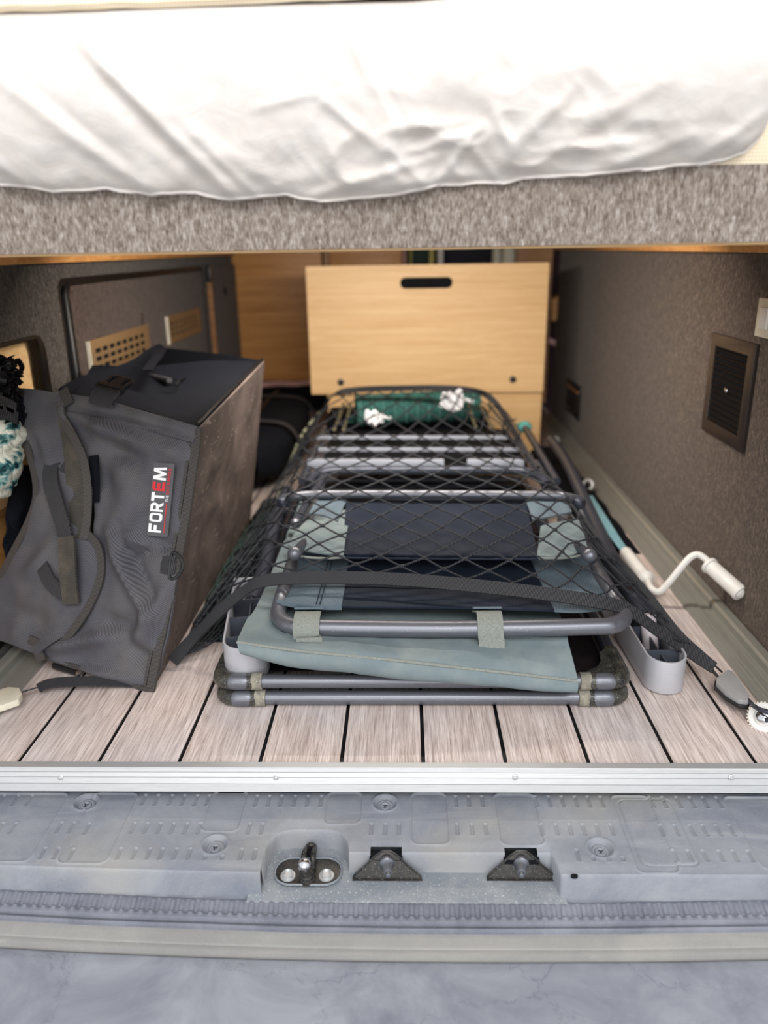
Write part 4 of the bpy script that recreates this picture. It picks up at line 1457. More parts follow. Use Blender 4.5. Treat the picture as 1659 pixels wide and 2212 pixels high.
# curved front tube
ZT = 0.118
ya_ = at(900, 1355, 'z', ZT).y
la, ra = at(598, 1330, 'z', ZT).x, at(1352, 1330, 'z', ZT).x
lp_ = [Vector((la + 0.004, 0.95, 0.15)), Vector((la + 0.002, ya_ + 0.18, ZT + 0.012)), Vector((la, ya_ + 0.075, ZT + 0.002)), Vector((la + 0.006, ya_ + 0.030, ZT)), Vector((la + 0.028, ya_ + 0.005, ZT)), Vector((la + 0.065, ya_, ZT)),
       Vector(((la + ra) / 2, ya_ - 0.002, ZT - 0.002)), Vector((ra - 0.065, ya_, ZT)), Vector((ra - 0.028, ya_ + 0.005, ZT)), Vector((ra - 0.006, ya_ + 0.028, ZT)), Vector((ra - 0.002, ya_ + 0.07, ZT + 0.002)), Vector((ra - 0.01, ya_ + 0.18, ZT + 0.01)), Vector((ra - 0.02, 0.95, 0.15))]
MB().tube(crv(lp_, 8), 0.0128, 18).build('loop_tube', M_tube, ch2)


def strap(px0, px1, pya, pyb, nm):
    """velcro strap wrapped over the loop tube and hanging in front of it"""
    xa, xb = at(px0, 1355, 'z', ZT).x, at(px1, 1355, 'z', ZT).x
    xc, w = (xa + xb) / 2, xb - xa
    pts = [Vector((xc - 0.004, ya_ + 0.045, ZT + 0.004)), Vector((xc, ya_ + 0.018, ZT + 0.016)), Vector((xc, ya_ + 0.004, ZT + 0.0162)), Vector((xc, ya_ - 0.011, ZT + 0.010)), Vector((xc, ya_ - 0.016, ZT)), Vector((xc + 0.001, ya_ - 0.017, ZT - 0.009))]
    zl = at((px0 + px1) / 2, pyb, 'y', ya_ - 0.022).z
    pts += [Vector((xc + 0.003, ya_ - 0.020, (ZT - 0.009 + zl) / 2)), Vector((xc + 0.006, ya_ - 0.024, zl))]
    s = MB().tape(crv(pts, 6), Vector((1, 0, 0)), w, 0.0026).build('velcro_strap', M_velcro, ch2)
    MB().tape([Vector((xc + 0.0055, ya_ - 0.0265, zl + 0.010)), Vector((xc + 0.006, ya_ - 0.0270, zl))], Vector((1, 0, 0)), w * 0.98, 0.0022).build('webbing_end', M_velcro, s)
    MB().tape([Vector((xc - 0.003, ya_ + 0.048, ZT + 0.009)), Vector((xc, ya_ + 0.030, ZT + 0.017))], Vector((1, 0, 0)), w * 1.15, 0.003).build('strap_tab', M_greens, s)


strap(636, 692, 1330, 1388, 0)
strap(1030, 1085, 1315, 1428, 1)


def strip(name, pts_front, pts_back, m, parent, th=0.003, rows=3, sag=0.004, wr=0.0012):
    """cloth between a front edge and a back edge"""
    R_ = []
    for k in range(rows):
        t = k / (rows - 1)
        R_.append([a.lerp(b, t) - Vector((0, 0, sag * math.sin(PI * t))) for a, b in zip(pts_front, pts_back)])
    return cloth_slab(name, R_, th, m, parent, 8, 10, wr, 22)


# backrest cloth of the upper chair: grey-green ends, dark middle
zf = 0.130
A = lambda px, py, z: at(px, py, 'z', z)
strip('cloth_end', [A(598, 1305, zf - .006), A(650, 1312, zf), A(738, 1312, zf)], [A(640, 1190, zf + .012), A(690, 1190, zf + .012), A(756, 1190, zf + .012)], M_greens, ch2)
strip('cloth_middle', [A(736, 1313, zf - .001), A(960, 1315, zf - .001), A(1200, 1322, zf - .001)], [A(754, 1190, zf + .011), A(950, 1190, zf + .011), A(1140, 1190, zf + .011)], M_navy, ch2)
strip('cloth_end', [A(1198, 1322, zf), A(1255, 1324, zf - .002), A(1320, 1316, zf - .008)], [A(1138, 1190, zf + .012), A(1200, 1190, zf + .012), A(1262, 1190, zf + .008)], M_greens, ch2)
MB().tape([A(a, b, zf + .003) for a, b in ((598, 1300), (640, 1308), (690, 1312), (738, 1312))], Vector((0, 0, 1)), 0.008, 0.0016).build('hem', M_greens, ch2)
for px_ in (682, 690):
    MB().tube([A(px_, 1309, zf + .0042), A(px_ + 32, 1195, zf + .016)], 0.0008, 5).build('stitching', M_navy, ch2)

# footrest on top: ball-ended tubes with cloth, crossbar, curved bar and slats
fr = thing('folding_footrest', 'folded camping footrest with ball-ended tubes and dark cloth on top of the chairs', 'footrest', (0.03, 0.7, 0.13))
zb_ = 0.184
bl, br = A(636, 1196, zb_), A(1274, 1200, zb_)
for c, d_ in ((bl, Vector((0.08, 1, -0.16))), (br, Vector((-0.08, 1, -0.16)))):
    d_ = d_.normalized()
    tb = MB().tube([c + d_ * 0.006, c + d_ * 0.16], 0.0085, 14).build('long_tube', M_tubed, fr)
    MB().lathe([(0, -0.0108), (0.004, -0.0100), (0.0082, -0.0078), (0.0114, -0.002), (0.0117, 0.001), (0.0098, 0.006), (0.0088, 0.010), (0, 0.010)], c, -d_ * -1, 20).build('ball_end', M_tube, tb)
c2 = A(638, 1130, 0.172)
tb = MB().tube([c2, c2 + Vector((0.03, 0.25, 0.02))], 0.008, 12).build('long_tube', M_tubed, fr)
MB().lathe([(0, -0.010), (0.005, -0.009), (0.0095, -0.003), (0.010, 0.002), (0.0085, 0.008), (0, 0.008)], c2, (0, 1, 0), 18).build('ball_end', M_tube, tb)
zc = 0.172
strip('cloth_middle', [A(738, 1200, zc), A(940, 1203, zc - .002), A(1165, 1205, zc)], [A(748, 1082, zc + .012), A(930, 1080, zc + .012), A(1135, 1082, zc + .012)], M_navy, fr, sag=0.004)
strip('cloth_end', [A(622, 1180, zc - 0.004), A(655, 1192, zc), A(742, 1203, zc + .001)], [A(664, 1126, zc + .006), A(700, 1128, zc + .006), A(752, 1140, zc + .007)], M_green, fr, sag=-0.004)
strip('cloth_end', [A(668, 1112, zc + .006), A(700, 1116, zc + .007), A(730, 1128, zc + .006)], [A(690, 1080, zc + .014), A(715, 1080, zc + .014), A(750, 1082, zc + .013)], M_greens, fr, sag=-0.003)
strip('cloth_end', [A(1160, 1204, zc + .001), A(1220, 1205, zc), A(1268, 1188, zc - .002)], [A(1168, 1140, zc + .008), A(1210, 1130, zc + .008), A(1250, 1126, zc + .006)], M_green, fr, sag=-0.004)
strip('cloth_end', [A(1150, 1124, zc + .009), A(1190, 1118, zc + .010), A(1235, 1108, zc + .010)], [A(1133, 1080, zc + .014), A(1170, 1078, zc + .014), A(1215, 1078, zc + .013)], M_greens, fr, sag=-0.003)
for hm_, mm_ in ((((624, 1196), (655, 1203), (700, 1206), (745, 1204)), M_velcro), (((745, 1205), (940, 1207), (1163, 1208)), M_navy), (((1163, 1206), (1225, 1205), (1262, 1198)), M_velcro)):
    MB().tube(crv([A(a, b, zc + .002) for a, b in hm_], 5), 0.0019, 6).build('hem', mm_, fr)
zr = 0.199
cbp = crv([A(612, 1078, zr - .012), A(640, 1072, zr - .002), A(700, 1068, zr), A(930, 1068, zr + .001), A(1180, 1070, zr), A(1225, 1074, zr - .002), A(1250, 1080, zr - .012)], 8)
xb_ = MB().tube(cbp, 0.0088, 14).build('crossbar', M_tube, fr)
for p in (A(612, 1080, zr - .010), A(1250, 1082, zr - .010)):
    MB().lathe([(0, -0.012), (0.013, -0.012), (0.0145, -0.004), (0.012, 0.004), (0.005, 0.008), (0, 0.008)], p, (0, 0, 1), 18).build('pivot_cap', M_tubed, xb_)
lp_ = crv([A(668, 1046, zr - .012), A(676, 1030, zr - .006), A(700, 1020, zr - .004), A(760, 1016, zr - .004), A(930, 1016, zr - .004), A(1100, 1016, zr - .004), A(1150, 1022, zr - .004), A(1172, 1034, zr - .006), A(1180, 1048, zr - .012)], 8)
MB().tube(lp_, 0.0095, 14).build('curved_bar', M_tubed, fr)
for (xa, xb2, py, rr, zz) in ((664, 960, 1001, 0.0105, 0.168), (1008, 1132, 1001, 0.0105, 0.168), (688, 1120, 971, 0.0050, 0.178), (684, 1096, 945, 0.0050, 0.184)):
    a_, b_ = A(xa, py, zz), A(xb2, py, zz)
    ob = MB().box((0, -rr, -rr), ((b_ - a_).length, rr, rr), ((b_ - a_).normalized(), Vector((0, 1, 0)), Vector((0, 0, 1))), a_).build('slat', M_slat, fr, True, rr * 0.5)
for px_ in (640, 1205):
    MB().tube([A(px_ + (12 if px_ < 900 else -2), 1040, 0.150), A(px_ + (60 if px_ < 900 else -70), 925, 0.165)], 0.009, 12).build('side_rail', M_tubed, fr)
MB().box((A(700, 985, .14).x, A(700, 1010, .14).y, 0.128), (A(1130, 985, .14).x, A(700, 930, .14).y, 0.140)).build('lower_panel', M_dark, fr, True, 0.002)

# ------------------------------------------------------------------ rolled mat, ropes, blue cloth
M_dashb = MT('dashed_tan_cord')
wv2 = M_dashb.wave(12, 0, M_dashb.mapping((0.1, 1, 0.2)), 'Y')
M_dashb = M_dashb.out(M_dashb.ramp(wv2, [(0.35, srgb((24, 30, 28))), (0.6, srgb((140, 132, 98)))]), 0.8)


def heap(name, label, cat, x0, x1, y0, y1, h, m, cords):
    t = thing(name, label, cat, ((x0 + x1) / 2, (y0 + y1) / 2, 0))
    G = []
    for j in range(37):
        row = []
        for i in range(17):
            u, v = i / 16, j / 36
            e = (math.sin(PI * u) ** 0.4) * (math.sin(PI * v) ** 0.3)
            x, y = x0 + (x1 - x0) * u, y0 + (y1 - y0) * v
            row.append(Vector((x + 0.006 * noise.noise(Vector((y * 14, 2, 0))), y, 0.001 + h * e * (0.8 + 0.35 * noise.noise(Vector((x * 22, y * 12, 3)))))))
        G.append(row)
    MB().slab(G, 0.0008, Vector((0, 0, 1))).build('added_shade_heap', m, t)  # dark heap that stands for deep shade on the floor
    if cords:
        mm = MB()
        for s_ in (1, -1):
            for k in range(-17, 54, 3):
                pts = []
                for q in range(37):
                    i = (k + s_ * q * 0.9) if s_ == 1 else (k - q * 0.9)
                    if 0 < i < 15:
                        p = G[q][int(i)].lerp(G[q][int(i) + 1], i - int(i))
                        pts.append(p + Vector((0, 0, 0.0015)))
                if len(pts) > 2:
                    mm.tube(pts, 0.0016, 5)
        tag(mm.build('net_cords', M_dgreen, t), kind='stuff')
    return t


heap('added_shade_net', 'dark green-black net heap added between the bag and the chairs as shade on the floor', 'net', -0.412, -0.312, 0.34, 1.14, 0.05, M_mesh, True)  # added to darken the floor left of the chairs
heap('added_shade_sheet', 'dark sheet added between the chairs and the right rail as shade on the floor', 'sheet', 0.392, 0.500, 0.74, 1.70, 0.034, M_mesh, False)  # added to darken the floor beside the right rail
a_, b_ = A(768, 892, 0.195), A(1034, 880, 0.195)
rm = thing('rolled_mat', 'dark teal rolled mat under the net at the far end of the stack', 'mat', ((a_.x + b_.x) / 2, a_.y, 0.14))
m = MB()
for k, (r_, dy, dz) in enumerate(((0.046, 0.03, 0.0), )):
    m.tube(crv([a_ + Vector((0, dy, dz)), a_.lerp(b_, .5) + Vector((0, dy, dz + .003)), b_ + Vector((0, dy, dz))], 12), r_, 26)
m.build('roll', M_teal, rm)
m = MB()
for k in range(11):
    p = a_.lerp(b_, (k + .5) / 11) + Vector((0, 0.03, 0))
    m.tube([p + Vector((0.001 * math.sin(3 * q), math.cos(q * PI / 10) * 0.0468, math.sin(q * PI / 10) * 0.0468)) for q in range(20)], 0.0016, 5, True)
tag(m.build('woven_rib', plain('pale_teal', (96, 150, 140), 0.8), rm), kind='stuff')
ly = [A(704, 905, .165), A(1060, 905, .165)]
m = MB()
m.box((ly[0].x, ly[0].y + 0.02, 0.10), (ly[1].x, ly[0].y + 0.16, 0.172))
m.build('folded_layer', M_mesh, rm, True, 0.01)
m = MB()
for k in range(9):
    x_ = ly[0].x + 0.06 + (ly[1].x - ly[0].x - 0.1) * k / 9
    m.box((x_, ly[0].y + 0.012, 0.150), (x_ + 0.024, ly[0].y + 0.021, 0.156))
    m.box((x_ + 0.01, ly[0].y + 0.012, 0.162), (x_ + 0.034, ly[0].y + 0.021, 0.168))
tag(m.build('woven_stripe', M_teal, rm), kind='stuff')
sp_ = MB()
for k in range(60):
    t = k / 59
    an = t * 2.6 * 2 * PI
    r_ = 0.006 + 0.038 * t
    sp_.v.append(b_ + Vector((0.0015, 0.03 + math.cos(an) * r_, math.sin(an) * r_)))
MB().tube(sp_.v, 0.0018, 5).build('spiral_end', M_dgreen, rm)


def rope_bundle(px, py, z, sc, label, seed):
    c = A(px, py, z)
    rnd = random.Random(seed)
    t = thing('rope_knot', label, 'rope', (c.x, c.y, c.z - 0.02 * sc))
    for j in range(4):
        pts = [c + Vector((rnd.uniform(-.022, .022), rnd.uniform(-.012, .008), rnd.uniform(-.02, .02))) * sc for _ in range(6)]
        MB().tube(crv(pts, 6, True), 0.0045 * sc, 8, True).build('loop', M_rope, t)
    MB().tube(crv([c, c + Vector((0.02, -.006, .004)) * sc, c + Vector((0.045, -.004, -.002)) * sc], 5), 0.004 * sc, 8).build('loose_end', M_rope, t)


for k_, (xa, xb2) in enumerate(((742, 722), (758, 742), (1012, 1030), (1036, 1066), (1056, 1100))):
    p_, q_ = A(xa, 872, .222), A(xb2, 928, .19)
    MB().tube(crv([p_, p_.lerp(q_, .5) + Vector((0, 0, -.004)), q_], 6), 0.0042, 7).build('dashed_cord', M_dashb, rm)


rope_bundle(975, 866, 0.245, 1.35, 'larger white rope knot at the right end of the teal mat', 3)
rope_bundle(808, 902, 0.232, 1.0, 'smaller white rope knot in front of the teal mat at its left', 8)
c = A(1132, 922, 0.16)
bl_ = blob('teal_ball', c, 0.022, 0.02, 0.016, plain('bright_teal', (92, 176, 168), 0.6), None, 0.08, 8, 3, 16)
tag(bl_, 'small bright teal ball beyond the chairs, right of the net', 'ball')
r1 = [A(1262, 1075, .03), A(1290, 1120, .03), A(1318, 1160, .032), A(1345, 1195, .03)]
r2 = [A(1278, 1075, .022), A(1306, 1118, .022), A(1332, 1160, .022), A(1352, 1190, .02)]
bc_ = MB().slab(lerp_grid([r1, r2], 8, 4), 0.006).build('blue_cloth', M_sky)
tag(bc_, 'strip of pale blue cloth beside the rail behind the white crank', 'cloth')

# ------------------------------------------------------------------ cargo net
net = thing('cargo_net', 'black knotted cargo net with webbing edge stretched over the folded chairs', 'net', (0.02, 0.5, 0.0))
ROWS = [
    [(380, 1425, .012), (530, 1276, .120), (620, 1250, .152), (950, 1260, .158), (1280, 1299, .146), (1370, 1326, .122), (1540, 1440, .028)],
    [(430, 1325, .025), (560, 1185, .140), (645, 1160, .190), (950, 1165, .195), (1230, 1175, .190), (1300, 1205, .160), (1400, 1288, .090)],
    [(520, 1185, .03), (605, 1090, .165), (660, 1068, .218), (930, 1064, .224), (1195, 1070, .218), (1240, 1095, .195), (1300, 1180, .150)],
    [(572, 1085, .05), (638, 1010, .17), (680, 995, .222), (920, 990, .228), (1115, 995, .222), (1165, 1012, .200), (1228, 1088, .172)],
    [(618, 1010, .07), (662, 950, .18), (700, 930, .230), (900, 925, .236), (1065, 930, .230), (1105, 945, .208), (1150, 1000, .185)],
    [(668, 915, .12), (706, 872, .21), (738, 850, .265), (900, 842, .274), (1010, 846, .270), (1058, 862, .245), (1115, 905, .19)]]
UK = [0, 0.17, 0.25, 0.53, 0.80, 0.87, 1.0]
NW = [[at(a, b, 'z', z) for a, b, z in r_] for r_ in ROWS]


def catm(P, t):
    """P at uniform parameter t in [0, len-1]"""
    i = min(int(t), len(P) - 2)
    f = t - i
    a, b, c, d = P[max(i - 1, 0)], P[i], P[i + 1], P[min(i + 2, len(P) - 1)]
    return 0.5 * ((2 * b) + (c - a) * f + (2 * a - 5 * b + 4 * c - d) * f * f + (3 * b - a - 3 * c + d) * f ** 3)


def netp(u, v):
    k = np.interp(u, UK, range(len(UK)))
    col = [catm(r_, float(k)) for r_ in NW]
    return catm(col, v * (len(col) - 1))


# diamonds: cells along u and v; v spacing grows with the rows' own depth
NU, NV = 13, 12
m = MB()
kn = MB()


def cord(pts, r):
    m.tube(pts, r, 6)


def wob(u, v):
    return u + 0.006 * noise.noise(Vector((u * 9, v * 7, 1))), v + 0.008 * noise.noise(Vector((u * 7, v * 9, 4)))


for s in (1, -1):
    for k in range(-NV, NU + NV + 1):
        # line u*NU - s*v*NV = k
        seg = []
        for q in range(0, NV * 6 + 1):
            v = q / (NV * 6)
            u = (k + s * v * NV) / NU if s == 1 else (k - v * NV) / NU
            if 0 <= u <= 1 and v > 0.012:
                uu, vv = wob(u, v)
                p = netp(min(1, max(0, uu)), min(1, max(0, vv)))
                p = p + Vector((0, 0, 0.0008 * s))
                seg.append(p)
        if len(seg) > 2:
            cord(seg, 0.00165)
            # second strand running loosely beside the first
            seg2 = [p + Vector((0.0022, 0.0005, -0.0006)) * math.sin(i * PI / 3) for i, p in enumerate(seg)]
            cord(seg2, 0.0008)
tag(m.build('net_cords', M_cord, net), kind='stuff')
for i in range(2 * NU + 1):
    for j in range(2, 2 * NV):
        if (i + j) % 2 == 0:
            uu, vv = wob(i / (2 * NU) , j / (2 * NV))
            if 0 < uu < 1 and 0 < vv < 1:
                c = netp(uu, vv)
                kn.box((-0.0028, -0.0034, -0.0018), (0.0028, 0.0034, 0.0022), (Vector((1, 0, 0)), Vector((0, 1, 0)), Vector((0, 0, 1))), c)
tag(kn.build('net_knots', M_cord, net), kind='stuff')


def edge_web(pts, w, name, up=0.6, th=0.003, ups=None):
    P = crv(pts, 8)
    sd = []
    for i, p in enumerate(P):
        t = (P[min(i + 1, len(P) - 1)] - P[max(i - 1, 0)]).normalized()
        vdir = (CAM - p).normalized()
        # band leans with the net surface
        base = Vector((0, 0.72, 0.70))
        sd.append(base - t * base.dot(t))
    return MB().tape(P, sd, w, th).build(name, M_web, net)


fe = [(372, 1430, .010), (415, 1380, .040), (465, 1330, .080), (520, 1282, .118), (575, 1254, .146), (700, 1248, .156), (850, 1251, .159), (1000, 1263, .159), (1150, 1279, .156), (1280, 1298, .147), (1355, 1316, .126), (1420, 1362, .088), (1480, 1402, .052), (1542, 1442, .026)]
edge_web([at(a, b, 'z', z + 0.002) for a, b, z in fe], 0.021, 'edge_webbing')
re_ = [(1542, 1441, .030), (1466, 1372, .060), (1400, 1288, .092), (1345, 1225, .122), (1300, 1180, .150), (1228, 1088, .172), (1150, 1000, .187), (1100, 915, .195), (1060, 860, .246), (1010, 842, .274), (900, 838, .277), (738, 846, .268), (700, 880, .20)]
P = crv([at(a, b, 'z', z) for a, b, z in re_], 8)
MB().tape(P, [Vector((0.8, -0.1, 0.6))] * len(P), 0.016, 0.003).build('edge_webbing', M_web, net)
le_ = [(690, 892, .17), (655, 935, .12), (632, 985, .08), (612, 1040, .06), (596, 1090, .05)]
P = crv([at(a, b, 'z', z + .01) for a, b, z in le_], 8)
M_dash = MT('dashed_cream_cord')
wv_ = M_dash.wave(14, 0, M_dash.mapping((1, 1, 0.2)), 'Y')
M_dash = M_dash.out(M_dash.ramp(wv_, [(0.35, srgb((30, 32, 34))), (0.5, srgb((190, 192, 160)))]), 0.8)
MB().tube(P, 0.004, 8).build('border_cord', M_dash, net)
# side skirt cords on the left, bunched and running down to the floor
for k in range(7):
    o_ = k * 9
    pts = [(600 + o_ * .3, 1085 + o_, .06), (560 + o_ * .6, 1165 + o_, .05), (505 + o_ * .8, 1260 + o_ * .6, .04), (430 + o_ * .7, 1365 + o_ * .3, .02), (392, 1418, .012)]
    MB().tube(crv([at(a, b, 'z', z) for a, b, z in pts], 6), 0.0017, 6).build('skirt_cord', M_cord, net)
# strap end under the bag and its hook
P = crv([at(a, b, 'z', z) for a, b, z in ((82, 1487, .012), (110, 1476, .015), (170, 1472, .016), (240, 1472, .012), (300, 1474, .006), (322, 1476, .004))], 6)
wl_ = MB()
wl_.tape(P, Vector((0, 1, 0.25)), 0.020, 0.003)
wl_.build('strap_end', M_web, net)
for z_ in (0.0, 0.006):
    MB().tube([at(84, 1484, 'z', .013 + z_), at(44, 1496, 'z', .014 + z_ * .5)], 0.0013, 6).build('elastic_loop', M_cord, net)
hk = MB()
h_ = [(-20, 1496), (18, 1484), (42, 1486), (48, 1500), (40, 1512), (6, 1524), (-20, 1530)]
hp_ = [at(a, b, 'z', 0.020) for a, b in h_]
hk.plate([(p.x, p.y) for p in hp_], [], lambda a, b, d: Vector((a, b, 0.021 - d)), 0.011)
hk = hk.build('hook_body', M_cream, net, True, 0.002)
hk['label'] = 'cream plastic hook at the left end'
# right hook
for a, b in (((1538, 1432), (1560, 1452)), ((1530, 1442), (1552, 1464)), ((1534, 1440), (1552, 1462))):
    MB().tube([at(*a, 'z', .026), at(*b, 'z', .022)], 0.0016, 6).build('elastic_loop', M_blkr, net)
h_ = [(1548, 1464), (1572, 1446), (1584, 1450), (1602, 1474), (1618, 1500), (1617, 1514), (1596, 1512), (1570, 1496), (1547, 1474)]
hp_ = [at(a, b, 'z', 0.024) for a, b in h_]
hk = MB().plate([(p.x, p.y) for p in hp_], [], lambda a, b, d: Vector((a, b, 0.0245 - d)), 0.009).build('hook_body', M_hook, net, True, 0.002)
hk['label'] = 'grey plastic hook at the right end'
hp_ = [(p - Vector((sum(q.x for q in hp_) / 9, sum(q.y for q in hp_) / 9, 0))) * 1.09 + Vector((sum(q.x for q in hp_) / 9, sum(q.y for q in hp_) / 9, 0)) for p in hp_]
MB().plate([(p.x, p.y) for p in hp_], [], lambda a, b, d: Vector((a, b, 0.0175 - d)), 0.006).build('hook_rim', M_blk, hk, True, 0.001)
MB().tube(crv([at(1608, 1504, 'z', .020), at(1625, 1522, 'z', .022), at(1640, 1532, 'z', .034), at(1662, 1540, 'z', .036), at(1668, 1552, 'z', .026), at(1654, 1556, 'z', .020)], 6), 0.0034, 10).build('metal_hook', M_tubed, hk)

# ------------------------------------------------------------------ white crank handle
ck = thing('crank_handle', 'white awning crank with two cylindrical grips lying on the right rail', 'crank', (0.48, 0.5, 0.0))
g0, g1 = at(1357, 1200, 'z', .034), at(1394, 1248, 'z', .032)
gd = (g1 - g0).normalized()
MB().lathe([(0, -0.02), (0.0115, -0.02), (0.0125, -0.015), (0.0125, (g1 - g0).length), (0.0165, (g1 - g0).length + .001), (0.0165, (g1 - g0).length + .006), (0.011, (g1 - g0).length + .009), (0.008, (g1 - g0).length + .016), (0, (g1 - g0).length + .016)], g0, gd, 28).build('grip', M_white, ck)
e_ = at(1525, 1210, 'y', .475)
rp = [g1 + gd * 0.012, at(1408, 1272, 'y', .487), at(1424, 1278, 'y', .480), at(1442, 1262, 'y', .480), at(1478, 1218, 'y', .482), at(1494, 1202, 'y', .484), at(1508, 1198, 'y', .482), at(1522, 1206, 'y', .475), at(1540, 1222, 'y', .462)]
MB().tube(crv(rp, 8), 0.0064, 16).build('bent_rod', M_white, ck)
h0, h1 = at(1531, 1220, 'y', .468), at(1599, 1281, 'y', .40)
hd_ = (h1 - h0).normalized(); hl = (h1 - h0).length
MB().lathe([(0, -0.001), (0.0155, -0.001), (0.0165, 0.002), (0.0160, 0.005), (0.0140, 0.006), (0.0142, hl * 0.5), (0.0146, hl - 0.006), (0.0154, hl - 0.005), (0.0154, hl), (0.0142, hl + 0.002), (0.0095, hl + 0.002), (0.009, hl + 0.005), (0.005, hl + 0.0075), (0.0, hl + 0.008)], h0, hd_, 32).build('grip', M_white, ck)
MB().lathe([(0, 0), (0.0008, 0), (0.0008, 0.0006), (0, 0.0006)], h1 + hd_ * 0.0078, hd_, 10).build('pin_hole', M_blk, ck)

# ------------------------------------------------------------------ aluminium sill
sl = struct(MB().box((-0.75, -0.006, -0.030), (0.68, -0.0005, 0.0005)).build('trim_1', M_alu_w, None, False), 'pale aluminium edge strip along the front of the plank floor')
pr = [(0.004, 0.0006), (0.004, 0.0016), (-0.007, 0.0016), (-0.0085, 0.0004), (-0.0100, -0.0035), (-0.0092, -0.0050), (-0.0118, -0.0105), (-0.0110, -0.0120), (-0.0140, -0.0190), (-0.0132, -0.0205), (-0.0165, -0.0300), (-0.0145, -0.0302), (-0.0065, -0.0050), (-0.0060, 0.0005)]
b = MB()
n = len(pr)
vv = []
for x in (-0.75, 0.68):
    vv += [Vector((x, y, z)) for y, z in pr]
b.add(vv, [tuple(range(n)), tuple(range(2 * n - 1, n - 1, -1))] + [(k, (k + 1) % n, n + (k + 1) % n, n + k) for k in range(n)])
b.build('stepped_profile', M_alu_w, sl, True, 0.0, 15)
for px in (130, 596, 1113, 1580):
    c = at(px, 1680, 'y', -0.0120)
    s_ = MB().lathe([(0, 0), (0.0042, 0), (0.0038, 0.0012), (0.0022, 0.0018), (0.0014, 0.0010), (0, 0.0010)], c + Vector((0, 0.001, 0)), (0, -0.92, 0.38), 14).build('screw', M_alu_w, sl)

# ------------------------------------------------------------------ step cover with moulded relief
ZS = -0.045
YR = 0.0012
stp = thing('step_cover', 'dusty grey plastic step cover with moulded slots and pads below the aluminium strip', 'step cover', (-0.05, -0.08, -0.085))
X0, X1, DX = -0.70, 0.64, 0.0011
Y0, Y1 = -0.158, YR
nxs = int((X1 - X0) / DX) + 1
nys = int((Y1 - Y0) / 0.0009) + 1
xa_ = np.linspace(X0, X1, nxs)
ya2 = np.linspace(Y0, Y1, nys)
XX, YY = np.meshgrid(xa_, ya2)


def npsm(a, b, x):
    t = np.clip((x - a) / (b - a), 0, 1)
    return t * t * (3 - 2 * t)


def sx(px, py=1790, z=ZS):
    return at(px, py, 'z', z).x


def sy(py, px=830, z=ZS):
    return at(px, py, 'z', z).y


# front lip line, with the cut-out for the lock and strikers
yl = -0.1395 + 0.010 * (XX / 0.53) ** 2 * (XX < 0) + 0.002 * (XX / 0.45) ** 2 * (XX > 0)
xr0, xr1 = sx(757, 1890, -0.06), sx(1200, 1890, -0.06)       # whole cut-out
xp0, xp1 = sx(578, 1870, -0.06), sx(748, 1870, -0.06)        # lock pocket
yin = sy(1838)
ypk = sy(1790)
def bumpx(a, b, w):
    return npsm(a - w, a + w, XX) * (1 - npsm(b - w, b + w, XX))
cut = bumpx(xp1 - 0.01, xr1, 0.004)
lip = yl * (1 - cut) + yin * cut
ri = 0.020
hp = ypk + 0.0
pocket_w = (xp1 - xp0) / 2
xc_ = (xp0 + xp1) / 2
sup = np.clip(1 - (np.abs(XX - xc_) / (pocket_w + 0.004)) ** 5, 0, 1) ** (1 / 3.0)
inp = (np.abs(XX - xc_) < pocket_w + 0.004)
lip = np.where(inp, np.maximum(lip, yl + (ypk - yl) * sup), lip)
dw = 0.0075
drop = 1 - npsm(0.0, 1.0, (YY - lip + dw) / dw)
Z = ZS - 0.036 * drop
Z = Z - 0.003 * npsm(0.0, 1.0, (lip + 0.018 - YY) / 0.018) * (drop < 1) * 0.6
# slots
R1 = [2, 33, 63, 310, 338, 368, 395, 423, 449, 553, 580, 607, 636, 664, 693, 985, 1013, 1042, 1158, 1187, 1215, 1244, 1272, 1300, 1407, 1435, 1466, 1495, 1523, 1553]
R2 = [0, 27, 127, 155, 187, 287, 315, 343, 372, 401, 430, 537, 565, 802, 832, 862, 988, 1020, 1050, 1170, 1202, 1232, 1261, 1291, 1322, 1430, 1461, 1495, 1522, 1552, 1581]
R3 = [92, 122, 153, 257, 290, 320, 348, 378, 408, 520, 550, 1248, 1458, 1490, 1523, 1557, 1588, 1621]
R3s = [443, 480, 1282, 1315, 1346]


def box_sdf(cx, cy, hx, hy, r=0.001):
    qx, qy = np.abs(XX - cx) - hx + r, np.abs(YY - cy) - hy + r
    return np.hypot(np.maximum(qx, 0), np.maximum(qy, 0)) + np.minimum(np.maximum(qx, qy), 0) - r


